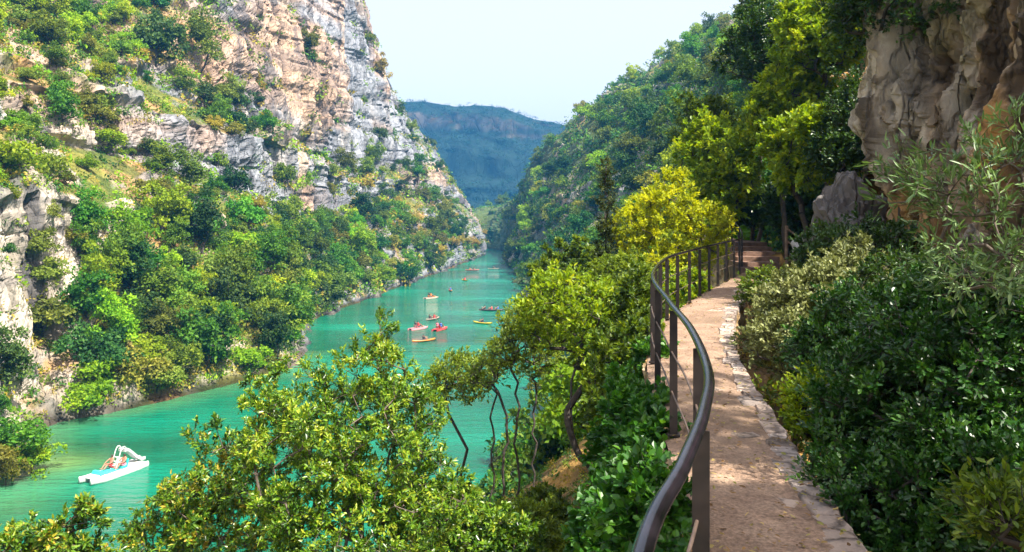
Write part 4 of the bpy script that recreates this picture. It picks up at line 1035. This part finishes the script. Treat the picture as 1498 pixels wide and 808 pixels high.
# labels that tell them apart: nearest landmark, colour, size, order from the left
GLN, GBN, GRN = "shrubs on the sunlit left side of the canyon", "trees lining the left bank", "trees on the right hillside"
MARKS = {GLN: [("the top left corner", 50, 60), ("the pale left-edge wall", 50, 250), ("the tall feathery pine", 260, 80), ("the bare mid-slope outcrop", 215, 235), ("the orange cliff foot", 410, 190), ("the orange cliff top", 440, 40), ("the dark overhang", 430, 270), ("the thicket's upper edge", 250, 340),
               ("the far spur's crest", 620, 210), ("the grey cliff face", 560, 240), ("the spur's lower rocks", 600, 310)],
         GBN: [("the white pedal boat", 170, 560), ("the left bank thicket", 230, 420), ("the thicket's right half", 330, 390), ("the orange earth bank", 400, 490), ("the leafy midstream bank", 480, 400), ("the river bend rocks", 640, 350)],
         GRN: [("the skyline notch", 850, 170), ("the upper right skyline", 1010, 60), ("the pale right-hill rocks", 980, 190), ("the shaded bend cliff", 730, 310), ("the narrow conifer", 880, 290), ("the right river bank", 790, 360), ("the steep middle slope", 900, 210), ("the tall sunlit trees", 1040, 170)]}
ORD = ["leftmost", "second from left", "third from left", "fourth from left", "fifth from left", "sixth from left", "seventh from left", "eighth from left", "ninth from left", "tenth from left", "eleventh from left", "twelfth from left"]
cells = {}
for rec in placed:
    lm = min(MARKS[rec[5]], key=lambda m: (m[1]-rec[1])**2+(m[2]-rec[2])**2)[0]
    cells.setdefault((rec[5], lm, rec[3]), []).append(rec)
for (grp, lm, colour), rs in cells.items():
    noun = "shrub" if grp == GLN else "tree"
    rs.sort(key=lambda r: -r[4]); nband = 1 if len(rs) <= 5 else (2 if len(rs) <= 14 else 3)
    words_ = [[""], ["larger ", "smaller "], ["large ", "middling ", "small "]][nband-1]
    for b_, part in enumerate(np.array_split(np.arange(len(rs)), nband)):
        part = sorted((rs[i] for i in part), key=lambda r: r[1])
        for i, r in enumerate(part):
            nm_ = f"{words_[b_]}{WORD[colour]} {noun}"
            r[0]["label"] = f"{ORD[min(i, 11)]} of {nm_}s near {lm}" if len(part) > 1 else f"the one {nm_} near {lm}"

# uncountable small growth
def scatter_stuff(name, pts, sizes, mats, label, cat, nl=26, seed=3):
    rg = np.random.default_rng(seed)
    n = len(pts); idx = np.repeat(np.arange(n), nl); d = rand_dirs(rg, n*nl); d[:, 2] = np.abs(d[:, 2])
    s = np.repeat(sizes, nl)
    P = pts[idx] + d*np.array([1, 1, .85])*(s*rg.uniform(.35, 1.0, n*nl))[:, None]
    S = s*rg.uniform(.22, .45, n*nl)
    T = rg.normal(.45, .16, n*nl) + np.repeat(rg.normal(0, .12, n), nl)
    mi = np.repeat(rg.integers(0, len(mats), n), nl)
    me = leaves_mesh(name, P, rand_dirs(rg, n*nl)+d*.3, d+rand_dirs(rg, n*nl)*.5, S, S*.62, T, .15, 1)
    me.polygons.foreach_set("material_index", mi.astype(np.int32))
    o = obj(name, me, list(mats)); o["kind"] = "stuff"
    return tag(o, label, cat)
pts, nrm = sample_sheet(GL, NLs, 26000, rg); k = (np.abs(nrm[:, 2]) > .26) & (pts[:, 2] > .6)
pxs = 749+FPX*pts[:, 0]/pts[:, 1]; pys = HZ-FPX*(pts[:, 2]-CAMZ)/pts[:, 1]
mk = np.array([tree_mask_left(a, b) for a, b in zip(pxs, pys)]); k &= rg.random(len(pts)) < np.clip(mk*1.05, .22, 1)
pl = pts[k][:9500]
scatter_stuff("undergrowth", pl, (.45+1.25*rg.random(len(pl))**1.5)*np.clip(pl[:, 1]/120, .7, 1.6), [HILL['olive'], HILL['green'], HILL['lime'], HILL['dark'], HILL['rust'], HILL['olive']], "low scrub and dry tufts covering the left slope between the rocks", "undergrowth")
pts, nrm = sample_sheet(GR, NRs, 14000, rg); k = (pts[:, 1] > 34) & (pts[:, 2] > .8) & (np.abs(nrm[:, 2]) > .25)
pr_ = pts[k][:9000]
scatter_stuff("undergrowth", pr_, rg.uniform(.8, 2.1, len(pr_))*np.clip(pr_[:, 1]/150, .6, 1.6), [HILL['olive'], HILL['green'], HILL['dark'], HILL['dark']], "low scrub filling the gaps between trees on the right hillside", "undergrowth", seed=4)
A = GXd.reshape(-1, 3); A = A[(A[:, 0] > -260) & (A[:, 0] < 200)]
pf = A[rg.integers(0, len(A), 3800)] + rg.normal(size=(3800, 3))*np.array([3, 3, .5])
scatter_stuff("far_wood", pf, rg.uniform(2.2, 5.0, len(pf)), [mat_leaf('far_pine', [(.006,.024,.018),(.016,.055,.034),(.05,.12,.06)], .15, .7, .1)], "hazy blue wood covering the far ridge", "wood", nl=18, seed=6)
# ground cover on the near slopes
gp = []
while len(gp) < 3600:
    y = random.uniform(3, 34); x = random.uniform(-14, 11)
    if Lx(min(y, 30))-.25 < x < Rx(min(y, 30))+.12: continue
    z = ground(x, y)
    if z < .8 or (x > Rx(min(y, 30)) and z > 19): continue
    gp.append((x, y, z-.03))
gp = np.array(gp)
scatter_stuff("ground_cover", gp, rg.uniform(.10, .30, len(gp)), [LEAF['airy'], LEAF['mid'], LEAF['dark'], HILL['rust'], LEAF['ivy']], "tangle of low plants and dry tufts on the slope beside the path", "ground cover", nl=40, seed=8)

# ------------------------------------------------------------------ boats and people
M_SKIN = mat_simple("skin", (.32,.16,.10), .5, 0, .08, 6)
M_HAIR = mat_simple("dark_hair", (.03,.02,.015), .6, 0, .3, 20)
M_WHITE = mat_simple("white_plastic", (.58,.58,.57), .35, 0, .05, 3)
M_TURQ = mat_simple("turquoise_plastic", (.05,.50,.46), .4, 0, .12, 3)
def plastic(n, c): return mat_simple(n, c, .4, 0, .1, 3)
def skin_body(name, lean=.2, arms='lap'):
    """seated body as one skinned surface: pelvis at the origin, facing +x"""
    J = {}; E = []
    def j(n, p, r, par=None): J[n] = (p, r); 
    def e(a, b): E.append((a, b))
    s = -lean
    pts = dict(pelvis=(0,0,.10), waist=(.0+s*.10,0,.28), chest=(s*.35,0,.48), neck=(s*.48,0,.60), head=(s*.45+.02,0,.70), crown=(s*.45+.02,0,.80))
    rad = dict(pelvis=(.15,.12), waist=(.125,.10), chest=(.15,.11), neck=(.055,.055), head=(.078,.09), crown=(.065,.075))
    for sd, y in (('l', 1), ('r', -1)):
        pts.update({f'hip{sd}':(.04,y*.09,.08), f'knee{sd}':(.45,y*.13,.24), f'ank{sd}':(.72,y*.12,-.02), f'toe{sd}':(.86,y*.13,.06)})
        rad.update({f'hip{sd}':(.095,.095), f'knee{sd}':(.062,.062), f'ank{sd}':(.042,.042), f'toe{sd}':(.035,.03)})
        ex = (.20, y*.27, .34) if arms == 'lap' else (.24, y*.30, .38); hx = (.40, y*.16, .30) if arms == 'lap' else (.46, y*.22, .46)
        pts.update({f'sho{sd}':(s*.40,y*.17,.53), f'elb{sd}':ex, f'wri{sd}':hx, f'han{sd}':(hx[0]+.09,hx[1]-y*.02,hx[2])})
        rad.update({f'sho{sd}':(.062,.062), f'elb{sd}':(.045,.045), f'wri{sd}':(.032,.032), f'han{sd}':(.038,.026)})
    ed = [('pelvis','waist'),('waist','chest'),('chest','neck'),('neck','head'),('head','crown')]
    for sd in 'lr': ed += [('pelvis',f'hip{sd}'),(f'hip{sd}',f'knee{sd}'),(f'knee{sd}',f'ank{sd}'),(f'ank{sd}',f'toe{sd}'),('chest',f'sho{sd}'),(f'sho{sd}',f'elb{sd}'),(f'elb{sd}',f'wri{sd}'),(f'wri{sd}',f'han{sd}')]
    ks = list(pts); me = bpy.data.meshes.new(name+"_bones"); me.from_pydata([pts[k_] for k_ in ks], [(ks.index(a), ks.index(b)) for a, b in ed], [])
    o = bpy.data.objects.new(name+"_bones", me); COL.objects.link(o)
    md = o.modifiers.new("skin", 'SKIN'); 
    for i, k_ in enumerate(ks):
        sv = me.skin_vertices[0].data[i]; sv.radius = rad[k_]; sv.use_root = (k_ == 'pelvis')
    o.modifiers.new("sub", 'SUBSURF').levels = 1
    dg = bpy.context.evaluated_depsgraph_get(); dg.update()
    out = bpy.data.meshes.new_from_object(o.evaluated_get(dg)); out.name = name
    for p_ in out.polygons: p_.use_smooth = True
    bpy.data.objects.remove(o); bpy.data.meshes.remove(me)
    out.materials.clear(); out.materials.append(M_SKIN)
    return out, pts
BODY, BP = skin_body("body", .25, 'lap'); BODY2, BP2 = skin_body("body", .1, 'paddle')
def hair_mesh(bp):
    n, m = 14, 8; th, ph = np.meshgrid(np.linspace(0, 2*math.pi, n), np.linspace(.05, 1.75, m), indexing='ij')
    V = np.stack([np.cos(th)*np.sin(ph)*.105-.012, np.sin(th)*np.sin(ph)*.092, np.cos(ph)*.105], -1).reshape(-1, 3)
    V[:, 2] -= np.where(V[:, 0] < -.02, .03, 0)
    return np_mesh("hair", V+np.array(bp['head'])+np.array([0, 0, .03]), grid_faces(n, m), True)
def shorts_mesh(bp):
    mb = MB(); th = np.linspace(0, 2*math.pi, 12, endpoint=False)
    mb.loft([np.stack([np.cos(th)*.165, np.sin(th)*.185, np.full(12, z)], 1) for z in (-.03, .06, .17)])
    for y in (1, -1): mb.tube([(.03, y*.09, .09), (.30, y*.12, .185)], [.115, .095], 10)
    return mb.mesh("swim_shorts", True)
def vest_mesh(bp):
    mb = MB(); th = np.linspace(0, 2*math.pi, 12, endpoint=False); s = bp['chest'][0]
    mb.loft([np.stack([np.cos(th)*a+s*f, np.sin(th)*b, np.full(12, z)], 1) for z, a, b, f in ((.16,.155,.185,.2), (.34,.15,.185,.6), (.50,.155,.215,1.05), (.575,.10,.15,1.2))])
    return mb.mesh("buoyancy_vest", True)
HAIR, SHORTS, VEST, HAIR2, VEST2 = hair_mesh(BP), shorts_mesh(BP), vest_mesh(BP), hair_mesh(BP2), vest_mesh(BP2)
for me_ in (HAIR, HAIR2): me_.materials.append(M_HAIR)
CLOTH = {n: mat_simple(n, c, .8, 0, .15, 10) for n, c in dict(cloth_black=(.03,.03,.035), cloth_red=(.55,.05,.05), cloth_blue=(.05,.12,.40), cloth_orange=(.75,.22,.04), cloth_pink=(.70,.18,.25), cloth_white=(.75,.75,.72)).items()}
for me_ in (SHORTS, VEST, VEST2): me_.materials.append(CLOTH['cloth_black'])
def person(loc, rz, label, shorts='cloth_black', vest=None, pose='lap', group=None):
    root = tag(empty("person", tuple(loc), rz, 1.0 if loc[1] < 80 else 1.12), label, "person", group)
    def ch(n, me_, mat=None):
        c = bpy.data.objects.new(n, me_); COL.objects.link(c); c.parent = root
        if mat: c.material_slots[0].link = 'OBJECT'; c.material_slots[0].material = CLOTH[mat]
    ch("body", BODY if pose == 'lap' else BODY2); ch("hair", HAIR if pose == 'lap' else HAIR2); ch("swim_shorts", SHORTS, shorts)
    if vest: ch("buoyancy_vest", VEST if pose == 'lap' else VEST2, vest)
    return root
def hull_loft(L, B, H, sheer=.15, n=17, pointed=True):
    rings = []
    for i in range(n):
        t = i/(n-1)*2-1
        w_ = B/2*(1-abs(t)**2.6)**.8 + .012; zt = H + sheer*abs(t)**3; zb = .55*H*abs(t)**4
        th = np.linspace(0, math.pi, 9)
        ring = [(t*L/2, -math.cos(a)*w_, zt - math.sin(a)**.8*(zt-zb)) for a in th]
        rings.append(ring)
    return rings
def pedal_boat(loc, rz, label, hullmat, deckmat, slide=True, scale=1.0, group=None):
    root = tag(empty("pedal_boat", tuple(loc), rz, scale), label, "pedal boat", group)
    for y in (.52, -.52):
        mb = MB(); rings = []
        for t in np.linspace(-1, 1, 15):
            w_ = .27*(1-max(0, abs(t)-.55)**1.5*2.2); up_ = .34*max(0, t-.35)**1.6 + .06*max(0, -t-.7)
            th = np.linspace(0, 2*math.pi, 12, endpoint=False)
            rings.append([(t*2.3, y+math.cos(a)*w_, .10+up_+math.sin(a)*(.26-.10*max(0, abs(t)-.6))) for a in th])
        mb.loft(rings); mb.build("pontoon", hullmat, root, True)
    mb = MB(); mb.box((-.15, 0, .34), (3.7, 1.30, .10)); mb.box((1.75, 0, .40), (.5, 1.0, .14), taper=.8); mb.build("deck", hullmat, root)
    mb = MB(); mb.box((.55, 0, .40), (1.15, .95, .03)); mb.box((1.35, 0, .52), (.28, .9, .26), taper=.75); mb.build("footwell", deckmat, root)
    for y in (.3, -.3):
        for x in (-.35,):
            mb = MB(); mb.box((x, y, .50), (.46, .46, .16)); mb.box((x-.26, y, .74), (.08, .44, .46), ry=-.22); mb.build("seat", deckmat if y > 0 else hullmat, root)
    if slide:
        P = np.array([(-.55,0,1.45),(-.85,0,1.42),(-1.15,0,1.18),(-1.55,0,.80),(-1.95,0,.52),(-2.3,0,.46)])
        mb = MB(); mb.loft([[(p[0], -.30, p[2]+.16), (p[0], -.24, p[2]+.16), (p[0], -.22, p[2]+.02), (p[0], .22, p[2]+.02), (p[0], .24, p[2]+.16), (p[0], .30, p[2]+.16), (p[0], .28, p[2]-.05), (p[0], -.28, p[2]-.05)] for p in cr(P, np.linspace(0, 5, 24))])
        sl_ = mb.build("slide", hullmat, root, False)
        mb = MB()
        for y in (.24, -.24): mb.tube(cr(np.array([(.15, y, .38), (-.05, y, .9), (-.28, y, 1.55), (-.5, y, 1.78), (-.72, y, 1.6), (-.8, y, 1.42)]), np.linspace(0, 5, 20)), .035, 7)
        for z, x in ((.62, .07), (.88, -.03), (1.14, -.13)): mb.tube([(x, -.24, z), (x, .24, z)], .028, 6)
        mb.build("ladder", M_WHITE if deckmat is M_TURQ else deckmat, root, True)
    return root
def kayak(loc, rz, label, mat, L=4.2, B=.78, group=None):
    root = tag(empty("kayak", tuple(loc), rz, .92), label, "kayak", group)
    mb = MB(); mb.loft(hull_loft(L, B, .30, .16)); mb.build("hull", mat, root, True)
    mb = MB(); th = np.linspace(0, 2*math.pi, 16, endpoint=False)
    mb.loft([np.stack([np.cos(th)*L*.30*s, np.sin(th)*B*.33*s, np.full(16, z)], 1) for s, z in ((1, .295), (1, .325), (.9, .335), (.86, .31))]); mb.build("cockpit", plastic("cockpit_black", (.03,.03,.03)) if "cockpit_black" not in bpy.data.materials else bpy.data.materials["cockpit_black"], root, True)
    return root
def on_water(px, py):
    d = CAMZ*FPX/(py-HZ); p = at(px, py, d); p[2] = 0; return p
def seat(bp, rz, dx, dy, z, **kw):
    c, s = math.cos(rz), math.sin(rz)
    return person((bp[0]+dx*c-dy*s, bp[1]+dx*s+dy*c, bp[2]+z), rz, **kw)
# the white pedal boat: bow to the lower left
p = on_water(168, 694); q = on_water(129, 708); rz = math.atan2(q[1]-p[1], q[0]-p[0])
pedal_boat(p-np.array([0, 0, .02]), rz, "white and turquoise pedal boat with a slide, nearest boat on the left", M_WHITE, M_TURQ, True, 1.08)
seat(p, rz, .05, -.32, .56, label="bare-chested passenger at the front of the white pedal boat", shorts='cloth_red')
seat(p, rz, -.45, .36, .56, label="passenger seated beside the slide of the white pedal boat", shorts='cloth_pink')
# paddle
def paddle(bp, rz, dx, z, label):
    c, s = math.cos(rz), math.sin(rz); root = tag(empty("paddle", (bp[0]+dx*c, bp[1]+dx*s, z), rz), label, "paddle")
    mb = MB(); mb.tube([(0, -1.05, -.28), (0, 1.05, .28)], .018, 6); mb.build("shaft", M_METAL2, root)
    for sg in (1, -1): mb = MB(); mb.box((0, sg*1.15, sg*.305), (.03, .38, .15), rx=.26); mb.build("blade", M_WHITE, root)
P_CREAM = plastic('cream_plastic', (.34,.27,.22))
P_RED, P_PINK, P_YEL, P_ORA = plastic("red_plastic", (.42,.05,.05)), plastic("pink_plastic", (.48,.20,.22)), plastic("yellow_plastic", (.75,.50,.05)), plastic("orange_plastic", (.70,.22,.04))
p = on_water(630, 437); rz = math.radians(48); pedal_boat(p, rz, "cream pedal boat with two people near the left side of midstream", P_CREAM, P_ORA, False, .82)
seat(p, rz, -.1, .3, .5, label="person in dark clothes aboard the cream midstream pedal boat, farther seat", shorts='cloth_black', vest='cloth_black'); seat(p, rz, -.1, -.3, .5, label="person in orange vest aboard the cream midstream pedal boat, nearer seat", vest='cloth_orange')
p = on_water(611, 482); rz = math.radians(52); pedal_boat(p, rz, "pink pedal boat, leftmost of the cluster of three in midstream", P_PINK, P_CREAM, False, .82)
seat(p, rz, -.1, .32, .5, label="person with black vest in the pink pedal boat", vest='cloth_black'); seat(p, rz, -.1, -.32, .5, label="person with red vest in the pink pedal boat", vest='cloth_red')
p = on_water(643, 483); rz = math.radians(68); pedal_boat(p, rz, "red pedal boat, nearest of the cluster of three in midstream", P_RED, P_CREAM, False, .82)
seat(p, rz, -.1, .32, .5, label="person with pink vest in the red pedal boat", vest='cloth_pink'); seat(p, rz, -.1, -.32, .5, label="person with blue vest in the red pedal boat", vest='cloth_blue')
p = on_water(633, 468); rz = math.radians(58); kayak(p, rz, "cream kayak behind the pink and red pedal boats", P_CREAM)
seat(p, rz, .5, 0, .16, label="front paddler in the cream kayak", vest='cloth_red', pose='paddle'); seat(p, rz, -.8, 0, .16, label="rear paddler in the cream kayak", vest='cloth_black', pose='paddle')
p = on_water(719, 455); rz = math.radians(178); kayak(p, rz, "dark canoe with three people close to the right bank", plastic("dark_hull", (.06,.04,.05)), 5.2, .9)
for dx, cl, wd_ in ((1.3, 'cloth_black', "front"), (0, 'cloth_red', "middle"), (-1.2, 'cloth_blue', "rear")): seat(p, rz, dx, 0, .18, label=f"{wd_} paddler in the dark canoe by the right bank", vest=cl, pose='paddle')
paddle(p, rz, 1.75, .62, "paddle held by the front paddler of the dark canoe")
p = on_water(659, 426); rz = math.radians(100); kayak(p, rz, "small dark kayak beyond the cream midstream pedal boat", P_ORA)
seat(p, rz, 0, 0, .16, label="lone paddler in the small kayak in midstream", vest='cloth_blue', pose='paddle')
p = on_water(680, 411); rz = math.radians(120); kayak(p, rz, "far kayak in the middle of the river", P_YEL)
seat(p, rz, 0, 0, .16, label="paddler in the far yellow kayak", vest='cloth_red', pose='paddle')
p = on_water(691, 396); rz = math.radians(10); kayak(p, rz, "farthest kayak near the river bend", P_RED, 5)
seat(p, rz, .4, 0, .16, label="front paddler in the farthest kayak", vest='cloth_black', pose='paddle'); seat(p, rz, -.8, 0, .16, label="rear paddler in the farthest kayak", vest='cloth_orange', pose='paddle')

for (a_, b_, rz_d, mt_, lb_, pl_) in ((706, 474, 150, P_YEL, "yellow kayak just left of the slender airy trees", "paddler in the yellow kayak by the slender trees"), (620, 500, 35, P_ORA, "orange kayak in front of the pink pedal boat", "paddler in the orange kayak in front of the cluster"), (722, 394, 5, P_CREAM, "pale kayak crossing far upstream near the right bank", "paddler in the pale kayak far upstream"), (668, 381, 20, P_ORA, "tiny kayak near the left shore at the river bend", "paddler in the tiny kayak at the river bend")):
    p = on_water(a_, b_); rz = math.radians(rz_d); kayak(p, rz, lb_, mt_)
    seat(p, rz, 0, 0, .16, label=pl_, vest='cloth_black', pose='paddle')
